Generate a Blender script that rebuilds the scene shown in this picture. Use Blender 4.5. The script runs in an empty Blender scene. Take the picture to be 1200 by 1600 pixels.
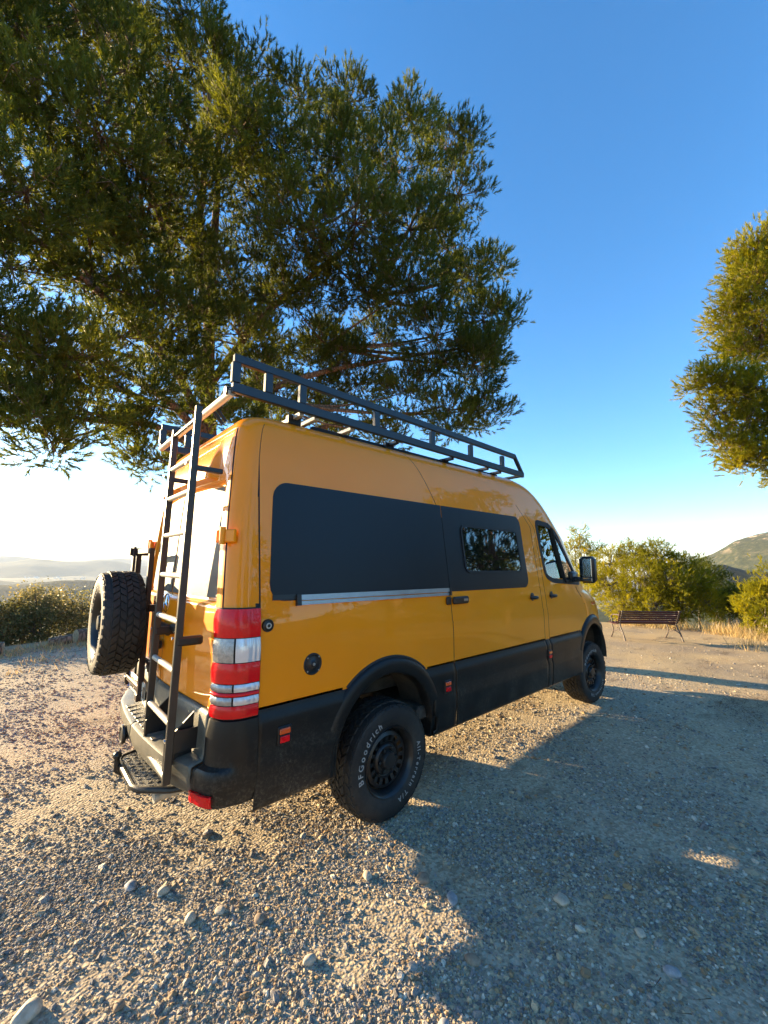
import bpy, bmesh, math, random
import numpy as np
from mathutils import Vector, Matrix

rad = math.radians
random.seed(7)
rng = np.random.default_rng(11)
scene = bpy.context.scene
col = scene.collection

# ------------------------------------------------------------------ camera
CAM = Vector((-2.0645, -3.1420, 1.7358))
cam_d = bpy.data.cameras.new('camera')
cam = bpy.data.objects.new('camera', cam_d)
col.objects.link(cam)
yaw, pitch, roll = 0.833017, 0.136609, 0.008338
fw = Vector((math.cos(yaw) * math.cos(pitch), math.sin(yaw) * math.cos(pitch), math.sin(pitch)))
rt = Vector((math.sin(yaw), -math.cos(yaw), 0))
up = rt.cross(fw)
r2 = rt * math.cos(roll) + up * math.sin(roll)
u2 = -rt * math.sin(roll) + up * math.cos(roll)
cam.matrix_world = Matrix(((r2.x, u2.x, -fw.x, CAM.x), (r2.y, u2.y, -fw.y, CAM.y), (r2.z, u2.z, -fw.z, CAM.z), (0, 0, 0, 1)))
cam_d.sensor_fit = 'HORIZONTAL'
cam_d.sensor_width = 36
cam_d.lens = 36 * 621.86 / 1200
cam_d.clip_start = 0.05
cam_d.clip_end = 60000
scene.camera = cam

# ------------------------------------------------------------------ world and sun
SUN_AZ, SUN_EL = 113.5, 11.5           # degrees: counter-clockwise from +X, above horizon
w = bpy.data.worlds.new('World'); scene.world = w; w.use_nodes = True
nt = w.node_tree; nt.nodes.clear()
sky = nt.nodes.new('ShaderNodeTexSky'); sky.sky_type = 'NISHITA'; sky.sun_disc = False
sky.sun_elevation = rad(SUN_EL); sky.sun_rotation = rad(90 - SUN_AZ)
sky.altitude = 300; sky.air_density = 1.0; sky.dust_density = 0.45; sky.ozone_density = 3.2
bg = nt.nodes.new('ShaderNodeBackground'); bg.inputs['Strength'].default_value = 0.10
wo = nt.nodes.new('ShaderNodeOutputWorld')
hsv = nt.nodes.new('ShaderNodeHueSaturation'); hsv.inputs['Saturation'].default_value = 1.22
nt.links.new(sky.outputs[0], hsv.inputs['Color']); nt.links.new(hsv.outputs[0], bg.inputs[0]); nt.links.new(bg.outputs[0], wo.inputs[0])
sd = bpy.data.lights.new('sun', 'SUN'); sd.energy = 5.0; sd.angle = rad(0.53); sd.color = (1.0, 0.75, 0.42)
sun = bpy.data.objects.new('sun', sd); col.objects.link(sun)
sv = Vector((math.cos(rad(SUN_AZ)) * math.cos(rad(SUN_EL)), math.sin(rad(SUN_AZ)) * math.cos(rad(SUN_EL)), math.sin(rad(SUN_EL))))
sun.rotation_euler = sv.to_track_quat('Z', 'Y').to_euler()
scene.view_settings.view_transform = 'Standard'
scene.view_settings.look = 'None'
scene.view_settings.gamma = 1.0
scene.view_settings.exposure = 2.3
scene.render.engine = 'CYCLES'

# ------------------------------------------------------------------ materials
def new_mat(name):
    m = bpy.data.materials.new(name); m.use_nodes = True
    n = m.node_tree; n.nodes.clear()
    out = n.nodes.new('ShaderNodeOutputMaterial')
    return m, n, out

def nd(n, t, **kw):
    x = n.nodes.new(t)
    for k, v in kw.items():
        if k in x.inputs: x.inputs[k].default_value = v
        else: setattr(x, k, v)
    return x

def ramp(n, stops, interp='LINEAR'):
    r = n.nodes.new('ShaderNodeValToRGB'); r.color_ramp.interpolation = interp
    e = r.color_ramp.elements
    while len(e) < len(stops): e.new(0.5)
    for i, (p, c) in enumerate(stops):
        e[i].position = p; e[i].color = (c[0], c[1], c[2], 1) if len(c) == 3 else c
    return r

def simple(name, c, rough=0.5, metal=0.0, coat=0.0, var=0.15, scale=8.0, bump=0.0, bscale=60.0, spec=0.5, c2=None, dust=0.0, low=False):
    """plain material with a little procedural variation in colour, gloss and relief"""
    m, n, out = new_mat(name)
    b = nd(n, 'ShaderNodeBsdfPrincipled', Roughness=rough, Metallic=metal)
    b.inputs['Coat Weight'].default_value = coat; b.inputs['Coat Roughness'].default_value = 0.03
    b.inputs['Specular IOR Level'].default_value = spec
    tc = nd(n, 'ShaderNodeTexCoord')
    no = nd(n, 'ShaderNodeTexNoise', Scale=scale, Detail=6.0, Roughness=0.6)
    n.links.new(tc.outputs['Object'], no.inputs['Vector'])
    lo = tuple(x * (1 - var) for x in c); hi = c2 if c2 else tuple(min(1, x * (1 + var)) for x in c)
    r = ramp(n, [(0.3, lo), (0.7, hi)])
    n.links.new(no.outputs['Fac'], r.inputs[0])
    colsock = r.outputs[0]
    if dust > 0:
        no3 = nd(n, 'ShaderNodeTexNoise', Scale=3.0, Detail=8.0, Roughness=0.7)
        n.links.new(tc.outputs['Object'], no3.inputs['Vector'])
        r3 = ramp(n, [(0.42, (0, 0, 0)), (0.75, (dust, dust, dust))])
        n.links.new(no3.outputs['Fac'], r3.inputs[0])
        mx = nd(n, 'ShaderNodeMixRGB'); mx.inputs[2].default_value = (0.30, 0.25, 0.18, 1)
        fs_ = r3.outputs[0]
        if low:      # road splash: fine speckle, thickest near the sills
            sz = nd(n, 'ShaderNodeSeparateXYZ'); n.links.new(tc.outputs['Object'], sz.inputs[0])
            mz = nd(n, 'ShaderNodeMapRange'); mz.inputs[1].default_value = .92; mz.inputs[2].default_value = .50; mz.inputs[3].default_value = .04; mz.inputs[4].default_value = 1.0
            n.links.new(sz.outputs['Z'], mz.inputs[0])
            ns = nd(n, 'ShaderNodeTexNoise', Scale=55.0, Detail=5.0, Roughness=0.8); n.links.new(tc.outputs['Object'], ns.inputs['Vector'])
            rs = ramp(n, [(0.48, (.15, .15, .15)), (0.62, (1, 1, 1))]); n.links.new(ns.outputs['Fac'], rs.inputs[0])
            m1 = nd(n, 'ShaderNodeMath', operation='MULTIPLY'); n.links.new(mz.outputs[0], m1.inputs[0]); n.links.new(rs.outputs[0], m1.inputs[1])
            m2 = nd(n, 'ShaderNodeMath', operation='MULTIPLY'); n.links.new(m1.outputs[0], m2.inputs[0]); n.links.new(fs_, m2.inputs[1]); fs_ = m2.outputs[0]
        n.links.new(fs_, mx.inputs[0]); n.links.new(colsock, mx.inputs[1]); colsock = mx.outputs[0]
    n.links.new(colsock, b.inputs['Base Color'])
    if rough > 0.12:
        mr = nd(n, 'ShaderNodeMapRange'); mr.inputs[3].default_value = rough * 0.8; mr.inputs[4].default_value = min(1, rough * 1.2)
        n.links.new(no.outputs['Fac'], mr.inputs[0]); n.links.new(mr.outputs[0], b.inputs['Roughness'])
    if bump > 0:
        nb = nd(n, 'ShaderNodeTexNoise', Scale=bscale, Detail=4.0)
        n.links.new(tc.outputs['Object'], nb.inputs['Vector'])
        bu = nd(n, 'ShaderNodeBump', Strength=bump, Distance=0.01)
        n.links.new(nb.outputs['Fac'], bu.inputs['Height']); n.links.new(bu.outputs[0], b.inputs['Normal'])
    n.links.new(b.outputs[0], out.inputs[0])
    return m

def paint_mat():
    m, n, out = new_mat('orange_paint')
    b = nd(n, 'ShaderNodeBsdfPrincipled', Roughness=0.42); b.inputs['Specular IOR Level'].default_value = 0.15
    b.inputs['Coat Weight'].default_value = 0.75; b.inputs['Coat Roughness'].default_value = 0.02; b.inputs['Coat IOR'].default_value = 1.42
    tc = nd(n, 'ShaderNodeTexCoord')
    no = nd(n, 'ShaderNodeTexNoise', Scale=1.3, Detail=5.0)
    n.links.new(tc.outputs['Object'], no.inputs['Vector'])
    r = ramp(n, [(0.3, (0.90, 0.262, 0.001)), (0.7, (0.94, 0.290, 0.002))])
    n.links.new(no.outputs['Fac'], r.inputs[0])
    # faint road dust low on the body
    n2 = nd(n, 'ShaderNodeTexNoise', Scale=5.0, Detail=9.0, Roughness=0.7)
    n.links.new(tc.outputs['Object'], n2.inputs['Vector'])
    r2_ = ramp(n, [(0.5, (0, 0, 0)), (0.85, (0.07, 0.07, 0.07))])
    n.links.new(n2.outputs['Fac'], r2_.inputs[0])
    mx = nd(n, 'ShaderNodeMixRGB'); mx.inputs[2].default_value = (0.55, 0.38, 0.16, 1)
    n.links.new(r2_.outputs[0], mx.inputs[0]); n.links.new(r.outputs[0], mx.inputs[1])
    n.links.new(mx.outputs[0], b.inputs['Base Color'])
    # very slight waviness of pressed sheet metal
    n3 = nd(n, 'ShaderNodeTexNoise', Scale=2.2, Detail=1.0)
    n.links.new(tc.outputs['Object'], n3.inputs['Vector'])
    bu = nd(n, 'ShaderNodeBump', Strength=0.06, Distance=0.02)
    n.links.new(n3.outputs['Fac'], bu.inputs['Height'])
    n.links.new(bu.outputs[0], b.inputs['Normal']); n.links.new(bu.outputs[0], b.inputs['Coat Normal'])
    n.links.new(b.outputs[0], out.inputs[0])
    return m

def glass_mat(name, tint, refl=1.0, rough=0.0):
    m, n, out = new_mat(name)
    t = nd(n, 'ShaderNodeBsdfTransparent'); t.inputs[0].default_value = (*tint, 1)
    g = nd(n, 'ShaderNodeBsdfGlossy', Roughness=rough); g.inputs[0].default_value = (1, 1, 1, 1)
    f = nd(n, 'ShaderNodeFresnel', IOR=1.55)
    tc = nd(n, 'ShaderNodeTexCoord'); no = nd(n, 'ShaderNodeTexNoise', Scale=3.0, Detail=2.0)
    n.links.new(tc.outputs['Object'], no.inputs['Vector'])
    bu = nd(n, 'ShaderNodeBump', Strength=0.03, Distance=0.02); n.links.new(no.outputs['Fac'], bu.inputs['Height'])
    n.links.new(bu.outputs[0], g.inputs['Normal'])
    mp = nd(n, 'ShaderNodeMath', operation='MULTIPLY'); mp.inputs[1].default_value = 1.8 * refl
    n.links.new(f.outputs[0], mp.inputs[0])
    mx = nd(n, 'ShaderNodeMixShader')
    n.links.new(mp.outputs[0], mx.inputs[0]); n.links.new(t.outputs[0], mx.inputs[1]); n.links.new(g.outputs[0], mx.inputs[2])
    n.links.new(mx.outputs[0], out.inputs[0])
    return m

def leaf_mat(name, dark, light, scale=0.9, trans=0.35):
    m, n, out = new_mat(name)
    tc = nd(n, 'ShaderNodeTexCoord')
    at = nd(n, 'ShaderNodeAttribute', attribute_name='tint')
    r = ramp(n, [(0.0, dark), (0.6, light), (1.0, (light[0] * 1.6, light[1] * 1.35, light[2] * 1.0))])
    n.links.new(at.outputs['Fac'], r.inputs[0])
    d = nd(n, 'ShaderNodeBsdfPrincipled', Roughness=0.5); d.inputs['Specular IOR Level'].default_value = 0.15
    t = nd(n, 'ShaderNodeBsdfTranslucent')
    hs = nd(n, 'ShaderNodeHueSaturation', Hue=0.485, Saturation=1.15, Value=1.7)
    n.links.new(r.outputs[0], d.inputs['Base Color']); n.links.new(r.outputs[0], hs.inputs['Color']); n.links.new(hs.outputs[0], t.inputs[0])
    mx = nd(n, 'ShaderNodeMixShader'); mx.inputs[0].default_value = trans
    n.links.new(d.outputs[0], mx.inputs[1]); n.links.new(t.outputs[0], mx.inputs[2])
    n.links.new(mx.outputs[0], out.inputs[0])
    return m

def bark_mat(name='pine_bark', a=(0.07, 0.04, 0.025), b_=(0.24, 0.14, 0.085)):
    m, n, out = new_mat(name)
    b = nd(n, 'ShaderNodeBsdfPrincipled', Roughness=0.9)
    tc = nd(n, 'ShaderNodeTexCoord'); mp = nd(n, 'ShaderNodeMapping'); mp.inputs['Scale'].default_value = (1, 1, 0.3)
    n.links.new(tc.outputs['Object'], mp.inputs[0])
    v = nd(n, 'ShaderNodeTexVoronoi', Scale=14.0, feature='DISTANCE_TO_EDGE'); n.links.new(mp.outputs[0], v.inputs['Vector'])
    r = ramp(n, [(0.0, a), (0.25, b_)]); n.links.new(v.outputs['Distance'], r.inputs[0])
    n.links.new(r.outputs[0], b.inputs['Base Color'])
    bu = nd(n, 'ShaderNodeBump', Strength=0.8, Distance=0.03); n.links.new(v.outputs['Distance'], bu.inputs['Height'])
    n.links.new(bu.outputs[0], b.inputs['Normal']); n.links.new(b.outputs[0], out.inputs[0])
    return m

M = {}
M['paint'] = paint_mat()
M['panel'] = simple('anthracite_wrap', (0.010, 0.011, 0.014), 0.34, var=0.06, scale=2, spec=0.3, bump=0.05, bscale=400)
M['rearpanel'] = simple('satin_grey_film', (0.10, 0.10, 0.09), 0.52, var=0.1, scale=30, spec=0.3, bump=0.25, bscale=260)
M['plastic'] = simple('dark_cladding_plastic', (0.008, 0.008, 0.008), 0.36, var=0.25, scale=5, bump=0.12, bscale=300, dust=0.55, spec=0.3, low=True)
M['bumper'] = simple('dusty_bumper_plastic', (0.090, 0.086, 0.066), 0.42, var=0.2, scale=6, bump=0.2, bscale=250, dust=0.35)
M['black'] = simple('black_plastic', (0.012, 0.012, 0.013), 0.35, var=0.2, bump=0.05)
M['rubber'] = simple('tyre_rubber', (0.009, 0.009, 0.009), 0.68, var=0.25, scale=10, bump=0.3, bscale=120, dust=0.16)
M['seal'] = simple('rubber_seal', (0.008, 0.008, 0.008), 0.6)
M['steel_black'] = simple('black_painted_steel', (0.010, 0.010, 0.011), 0.33, var=0.2, bump=0.1, bscale=150, dust=0.08)
M['rack'] = simple('blue_black_powder_coat', (0.009, 0.013, 0.019), 0.42, var=0.15, bump=0.12, bscale=350, spec=0.6)
M['galv'] = simple('pale_coated_tube', (0.46, 0.44, 0.38), 0.40, metal=0.15, var=0.1, bump=0.1)
M['ladder'] = simple('grey_brown_steel', (0.045, 0.040, 0.034), 0.36, metal=0.35, var=0.15, bump=0.12, bscale=250)
M['alu'] = simple('brushed_aluminium', (0.40, 0.40, 0.41), 0.36, metal=1.0, var=0.1)
M['chrome'] = simple('chrome', (0.8, 0.8, 0.8), 0.08, metal=1.0, var=0.02)
M['red'] = simple('red_lens', (0.72, 0.002, 0.006), 0.18, coat=0.35, spec=0.3, var=0.15, scale=12, bump=0.15, bscale=90)
M['clear'] = simple('clear_lens', (0.66, 0.66, 0.68), 0.16, metal=0.3, coat=0.7, var=0.12, scale=9, bump=0.12, bscale=60)
M['clear_grey'] = simple('ribbed_clear_lens', (0.34, 0.34, 0.34), 0.2, metal=0.5, coat=0.7, var=0.25, scale=60, bump=0.3, bscale=150)
M['amber'] = simple('amber_lens', (0.75, 0.10, 0.01), 0.12, coat=1.0, var=0.2)
M['white'] = simple('tyre_letter_white', (0.32, 0.31, 0.29), 0.6, var=0.2, scale=30)
M['plate'] = simple('number_plate_white', (0.78, 0.76, 0.66), 0.35, var=0.06)
M['blue'] = simple('plate_blue', (0.02, 0.05, 0.35), 0.4)
M['under'] = simple('underbody_black', (0.020, 0.018, 0.016), 0.7, var=0.3, dust=0.4)
M['seat'] = simple('dark_seat_fabric', (0.035, 0.035, 0.038), 0.85, bump=0.3, bscale=300)
M['inner'] = simple('light_grey_trim', (0.30, 0.30, 0.29), 0.7)
M['tread'] = simple('chequer_plate', (0.20, 0.19, 0.165), 0.42, metal=0.5, bump=0.6, bscale=90, dust=0.4)
M['carrier'] = simple('dark_red_brown_steel', (0.045, 0.026, 0.020), 0.45, metal=0.3, var=0.2)
M['glass'] = glass_mat('green_tinted_glass', (0.72, 0.93, 0.88), 1.3)
M['darkglass'] = simple('privacy_glass', (0.006, 0.007, 0.007), 0.02, coat=1.0, var=0.05, spec=1.0)
M['slat'] = simple('dark_red_bench_slat', (0.055, 0.009, 0.008), 0.35, var=0.35, scale=12, bump=0.2)
M['castiron'] = simple('weathered_cast_iron', (0.075, 0.055, 0.045), 0.6, metal=0.0, var=0.3, scale=20, bump=0.3)
M['bark'] = bark_mat()
M['greybark'] = bark_mat('grey_bark', (0.05, 0.04, 0.03), (0.20, 0.17, 0.14))
M['logwood'] = bark_mat('old_timber', (0.06, 0.045, 0.03), (0.22, 0.17, 0.12))
M['cutwood'] = simple('cut_wood', (0.42, 0.30, 0.17), 0.8, var=0.3, scale=20, bump=0.3)
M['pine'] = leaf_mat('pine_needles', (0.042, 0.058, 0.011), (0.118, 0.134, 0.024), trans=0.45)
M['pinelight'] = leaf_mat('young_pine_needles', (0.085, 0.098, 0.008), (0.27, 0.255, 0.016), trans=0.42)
M['olive'] = leaf_mat('small_leathery_leaves', (0.060, 0.066, 0.022), (0.190, 0.180, 0.085), trans=0.35)
M['drygrass'] = leaf_mat('dry_grass', (0.24, 0.18, 0.08), (0.42, 0.34, 0.18), trans=0.3)

# ------------------------------------------------------------------ mesh helpers
def tag(o, label=None, cat=None, group=None, kind=None):
    if label: o['label'] = label
    if cat: o['category'] = cat
    if group: o['group'] = group
    if kind: o['kind'] = kind
    return o

def empty(name, loc, label, cat, group=None, rz=0.0):
    o = bpy.data.objects.new(name, None); col.objects.link(o)
    o.location = loc; o.rotation_euler = (0, 0, rz); o.empty_display_size = 0.2
    return tag(o, label, cat, group)

def obj_from(name, verts, faces, mats, parent=None, smooth=False, fmat=None, sharp=None):
    me = bpy.data.meshes.new(name)
    me.from_pydata([tuple(v) for v in verts], [], faces)
    if not isinstance(mats, (list, tuple)): mats = [mats]
    for m in mats: me.materials.append(m)
    if fmat is not None: me.polygons.foreach_set('material_index', np.array(fmat, dtype=np.int32))
    if smooth:
        me.polygons.foreach_set('use_smooth', np.ones(len(me.polygons), dtype=bool))
        if sharp is not None: me.set_sharp_from_angle(angle=rad(sharp))
    me.update()
    o = bpy.data.objects.new(name, me); col.objects.link(o)
    if parent: o.parent = parent
    return o

class MB:
    def __init__(s): s.v = []; s.f = []; s.m = []; s.mi = 0
    def add(s, vs, fs):
        b = len(s.v); s.v += [tuple(x) for x in vs]; s.f += [tuple(i + b for i in f) for f in fs]; s.m += [s.mi] * len(fs); return s
    def box(s, c, size, rot=None, bev=0.0):
        x, y, z = [q / 2 for q in size]
        if bev > 0:
            b = min(bev, x * 0.9, y * 0.9, z * 0.9)
            vs = []; idx = {}
            for sx in (-1, 1):
                for sy in (-1, 1):
                    for sz in (-1, 1):
                        for ax in range(3):
                            p = [sx * (x - b), sy * (y - b), sz * (z - b)]
                            p[ax] = (sx * x, sy * y, sz * z)[ax]
                            idx[(sx, sy, sz, ax)] = len(vs); vs.append(p)
            fs = []
            for ax in range(3):
                o1, o2 = [a for a in range(3) if a != ax]
                for sg in (-1, 1):
                    q = []
                    for a, b2 in ((-1, -1), (1, -1), (1, 1), (-1, 1)):
                        k = [0, 0, 0]; k[ax] = sg; k[o1] = a; k[o2] = b2
                        q.append(idx[(k[0], k[1], k[2], ax)])
                    flip = (sg == 1) == (ax == 1)
                    fs.append(tuple(q[::-1]) if flip else tuple(q))
            for ax in range(3):   # edges parallel to ax
                o1, o2 = [a for a in range(3) if a != ax]
                for a in (-1, 1):
                    for b2 in (-1, 1):
                        k0 = [0, 0, 0]; k0[o1] = a; k0[o2] = b2; k1 = list(k0); k0[ax] = -1; k1[ax] = 1
                        fs.append((idx[(*k0, o1)], idx[(*k1, o1)], idx[(*k1, o2)], idx[(*k0, o2)]))
            for sx in (-1, 1):
                for sy in (-1, 1):
                    for sz in (-1, 1): fs.append((idx[(sx, sy, sz, 0)], idx[(sx, sy, sz, 1)], idx[(sx, sy, sz, 2)]))
        else:
            vs = [(-x, -y, -z), (x, -y, -z), (x, y, -z), (-x, y, -z), (-x, -y, z), (x, -y, z), (x, y, z), (-x, y, z)]
            fs = [(0, 3, 2, 1), (4, 5, 6, 7), (0, 1, 5, 4), (1, 2, 6, 5), (2, 3, 7, 6), (3, 0, 4, 7)]
        R_ = rot if rot is not None else Matrix.Identity(3)
        c = Vector(c)
        return s.add([R_ @ Vector(v) + c for v in vs], fs)
    def beam(s, a, b, wx, wz, bev=0.004, roll_up=Vector((0, 0, 1))):
        a = Vector(a); b = Vector(b); d = (b - a); L = d.length; d.normalize()
        u = roll_up if abs(d.dot(roll_up)) < 0.95 else Vector((1, 0, 0))
        y = u.cross(d).normalized(); z = d.cross(y)
        R_ = Matrix((d, y, z)).transposed()
        return s.box((a + b) / 2, (L, wx, wz), R_, bev)
    def tube(s, pts, r, n=10, caps=True):
        pts = [Vector(p) for p in pts]
        rs = r if isinstance(r, (list, tuple)) else [r] * len(pts)
        vs = []; prev = None
        for i, p in enumerate(pts):
            t = (pts[min(i + 1, len(pts) - 1)] - pts[max(i - 1, 0)]).normalized()
            if prev is None:
                a = Vector((0, 0, 1)) if abs(t.z) < 0.9 else Vector((1, 0, 0))
                x = t.cross(a).normalized()
            else:
                x = (prev - t * prev.dot(t)).normalized()
            prev = x; y = t.cross(x)
            for k in range(n):
                an = 2 * math.pi * k / n
                vs.append(p + (x * math.cos(an) + y * math.sin(an)) * rs[i])
        fs = []
        for i in range(len(pts) - 1):
            for k in range(n):
                k2 = (k + 1) % n
                fs.append((i * n + k, i * n + k2, (i + 1) * n + k2, (i + 1) * n + k))
        if caps:
            fs.append(tuple(range(n - 1, -1, -1))); fs.append(tuple((len(pts) - 1) * n + k for k in range(n)))
        return s.add(vs, fs)
    def lathe(s, prof, n=48, center=(0, 0, 0), axis='y', skip=None):
        """prof: list of (radius, along axis)"""
        vs = []
        for r, h in prof:
            for k in range(n):
                a = 2 * math.pi * k / n
                c, sn = r * math.cos(a), r * math.sin(a)
                if axis == 'y': q = (c, h, sn)
                elif axis == 'z': q = (c, sn, h)
                else: q = (h, c, sn)
                vs.append((q[0] + center[0], q[1] + center[1], q[2] + center[2]))
        fs = []
        for i in range(len(prof) - 1):
            for k in range(n):
                if skip and skip(i, k): continue
                k2 = (k + 1) % n
                fs.append((i * n + k, i * n + k2, (i + 1) * n + k2, (i + 1) * n + k))
        return s.add(vs, fs)
    def build(s, name, mats, parent=None, smooth=False, sharp=35):
        return obj_from(name, s.v, s.f, mats, parent, smooth, s.m, sharp if smooth else None)

def copy_tree(o, parent=None):
    c = o.copy(); col.objects.link(c); c.parent = parent
    for ch in list(o.children): copy_tree(ch, c)
    return c

# ------------------------------------------------------------------ terrain
def edge_dist(az):                      # how far the flat top of the hill reaches, seen from the camera spot
    pts = [(-180, 45), (-120, 45), (-60, 40), (-20, 24), (0, 17.5), (15, 17), (30, 19), (60, 15), (80, 12.0), (95, 11.0), (120, 12), (150, 30), (180, 45)]
    return np.interp(az, [q[0] for q in pts], [q[1] for q in pts])

def fbm(x, y, sc, seed=0, octv=5):
    r_ = np.random.default_rng(seed); o = np.zeros_like(x, dtype=float); a = 1.0; f = 1.0 / sc
    for k in range(octv):
        for j in range(3):
            an = r_.uniform(0, 2 * math.pi); ph = r_.uniform(0, 6.28); an2 = r_.uniform(0, 6.28); ph2 = r_.uniform(0, 6.28)
            o += a / 3 * np.sin((x * math.cos(an) + y * math.sin(an)) * f * 2 * math.pi + ph + 1.3 * np.sin((x * math.cos(an2) + y * math.sin(an2)) * f * 4.1 + ph2))
        a *= 0.5; f *= 2.03
    return o

def height(x, y):
    x = np.asarray(x, float); y = np.asarray(y, float)
    dx = x - CAM.x; dy = y - CAM.y; r = np.hypot(dx, dy); az = np.degrees(np.arctan2(dy, dx))
    zp = -0.045 * np.maximum(0, x - 4) * np.clip((30 - x) / 26, 0, 1)
    near = np.clip((r - 1.0) / 6, 0, 1)
    amp = 0.004 + 0.012 * near
    van = np.exp(-((np.maximum(0, np.abs(x - 1.8) - 2.6)) ** 2 + (np.maximum(0, np.abs(y) - 1.3)) ** 2) / 0.6)
    zp = zp + fbm(x, y, 3.5, 3, 4) * amp * (1 - 0.8 * van)
    s = np.maximum(0, r - edge_dist(az) - fbm(x, y, 5, 9, 3) * 0.5)
    drop = 0.36 * (np.sqrt(s * s + 9) - 3)
    far = np.clip((r - 60) / 900, 0, 1)
    floor = -185 + fbm(x, y, 2600, 21, 5) * 14 * np.clip((r - 500) / 2500, 0, 1) * (1 + 0.7 * np.clip((r - 3000) / 4000, 0, 1))
    z = zp - drop + fbm(x, y, 160, 5, 4) * 7 * far
    k = 25.0
    return np.where(r < 120, zp - drop, np.maximum(z, floor) + k * np.exp(-np.abs(z - floor) / k) * 0.35)

def ground_mat():
    m, n, out = new_mat('gravel_ground')
    b = nd(n, 'ShaderNodeBsdfPrincipled', Roughness=0.95); b.inputs['Specular IOR Level'].default_value = 0.2
    g = nd(n, 'ShaderNodeNewGeometry')
    P = g.outputs['Position']
    n1 = nd(n, 'ShaderNodeTexNoise', Scale=0.45, Detail=8.0, Roughness=0.62); n.links.new(P, n1.inputs['Vector'])
    base = ramp(n, [(0.32, (0.23, 0.175, 0.115)), (0.46, (0.34, 0.25, 0.14)), (0.58, (0.44, 0.31, 0.145)), (0.72, (0.50, 0.365, 0.18))])
    n.links.new(n1.outputs['Fac'], base.inputs[0])
    v = nd(n, 'ShaderNodeTexVoronoi', Scale=55.0); n.links.new(P, v.inputs['Vector'])
    vr = ramp(n, [(0.0, (0.22, 0.20, 0.17)), (0.35, (0.36, 0.31, 0.24)), (0.6, (0.50, 0.43, 0.32)), (1.0, (0.62, 0.55, 0.44))])
    sx = nd(n, 'ShaderNodeSeparateColor'); n.links.new(v.outputs['Color'], sx.inputs[0]); n.links.new(sx.outputs[0], vr.inputs[0])
    mx = nd(n, 'ShaderNodeMixRGB')
    sp0 = nd(n, 'ShaderNodeSeparateXYZ'); n.links.new(P, sp0.inputs[0])
    gr = nd(n, 'ShaderNodeMapRange'); gr.inputs[1].default_value = 3.0; gr.inputs[2].default_value = 8.0; gr.inputs[3].default_value = 0.55; gr.inputs[4].default_value = 0.18
    n.links.new(sp0.outputs['X'], gr.inputs[0]); n.links.new(gr.outputs[0], mx.inputs[0])
    n.links.new(base.outputs[0], mx.inputs[1]); n.links.new(vr.outputs[0], mx.inputs[2])
    # dark damp patches and pine litter, stretched streaks
    mp = nd(n, 'ShaderNodeMapping'); mp.inputs['Scale'].default_value = (0.9, 2.4, 1.0); mp.inputs['Rotation'].default_value = (0, 0, 0.7)
    n.links.new(P, mp.inputs[0])
    n2 = nd(n, 'ShaderNodeTexNoise', Scale=0.9, Detail=7.0, Roughness=0.65); n.links.new(mp.outputs[0], n2.inputs['Vector'])
    dr = ramp(n, [(0.57, (0, 0, 0)), (0.68, (0.75, 0.75, 0.75))]); n.links.new(n2.outputs['Fac'], dr.inputs[0])
    mx2 = nd(n, 'ShaderNodeMixRGB'); mx2.inputs[2].default_value = (0.16, 0.12, 0.075, 1)
    n.links.new(dr.outputs[0], mx2.inputs[0]); n.links.new(mx.outputs[0], mx2.inputs[1])
    # valley: woods, fields
    n3 = nd(n, 'ShaderNodeTexNoise', Scale=0.0022, Detail=9.0, Roughness=0.68); n.links.new(P, n3.inputs['Vector'])
    vr2 = ramp(n, [(0.38, (0.030, 0.042, 0.022)), (0.5, (0.055, 0.065, 0.032)), (0.58, (0.13, 0.12, 0.07)), (0.66, (0.24, 0.20, 0.13))])
    n.links.new(n3.outputs['Fac'], vr2.inputs[0])
    ln = nd(n, 'ShaderNodeVectorMath', operation='DISTANCE'); ln.inputs[1].default_value = CAM; n.links.new(P, ln.inputs[0])
    mr = nd(n, 'ShaderNodeMapRange'); mr.inputs[1].default_value = 30; mr.inputs[2].default_value = 90; n.links.new(ln.outputs['Value'], mr.inputs[0])
    mx3 = nd(n, 'ShaderNodeMixRGB'); n.links.new(mr.outputs[0], mx3.inputs[0]); n.links.new(mx2.outputs[0], mx3.inputs[1]); n.links.new(vr2.outputs[0], mx3.inputs[2])
    n.links.new(mx3.outputs[0], b.inputs['Base Color'])
    nb = nd(n, 'ShaderNodeTexNoise', Scale=28.0, Detail=6.0, Roughness=0.7); n.links.new(P, nb.inputs['Vector'])
    v2 = nd(n, 'ShaderNodeTexVoronoi', Scale=70.0, feature='SMOOTH_F1'); n.links.new(P, v2.inputs['Vector'])
    ad = nd(n, 'ShaderNodeMath', operation='SUBTRACT'); n.links.new(nb.outputs['Fac'], ad.inputs[0]); n.links.new(v2.outputs['Distance'], ad.inputs[1])
    bu = nd(n, 'ShaderNodeBump', Strength=0.9, Distance=0.012); n.links.new(ad.outputs[0], bu.inputs['Height'])
    n.links.new(bu.outputs[0], b.inputs['Normal']); n.links.new(b.outputs[0], out.inputs[0])
    return m

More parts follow.
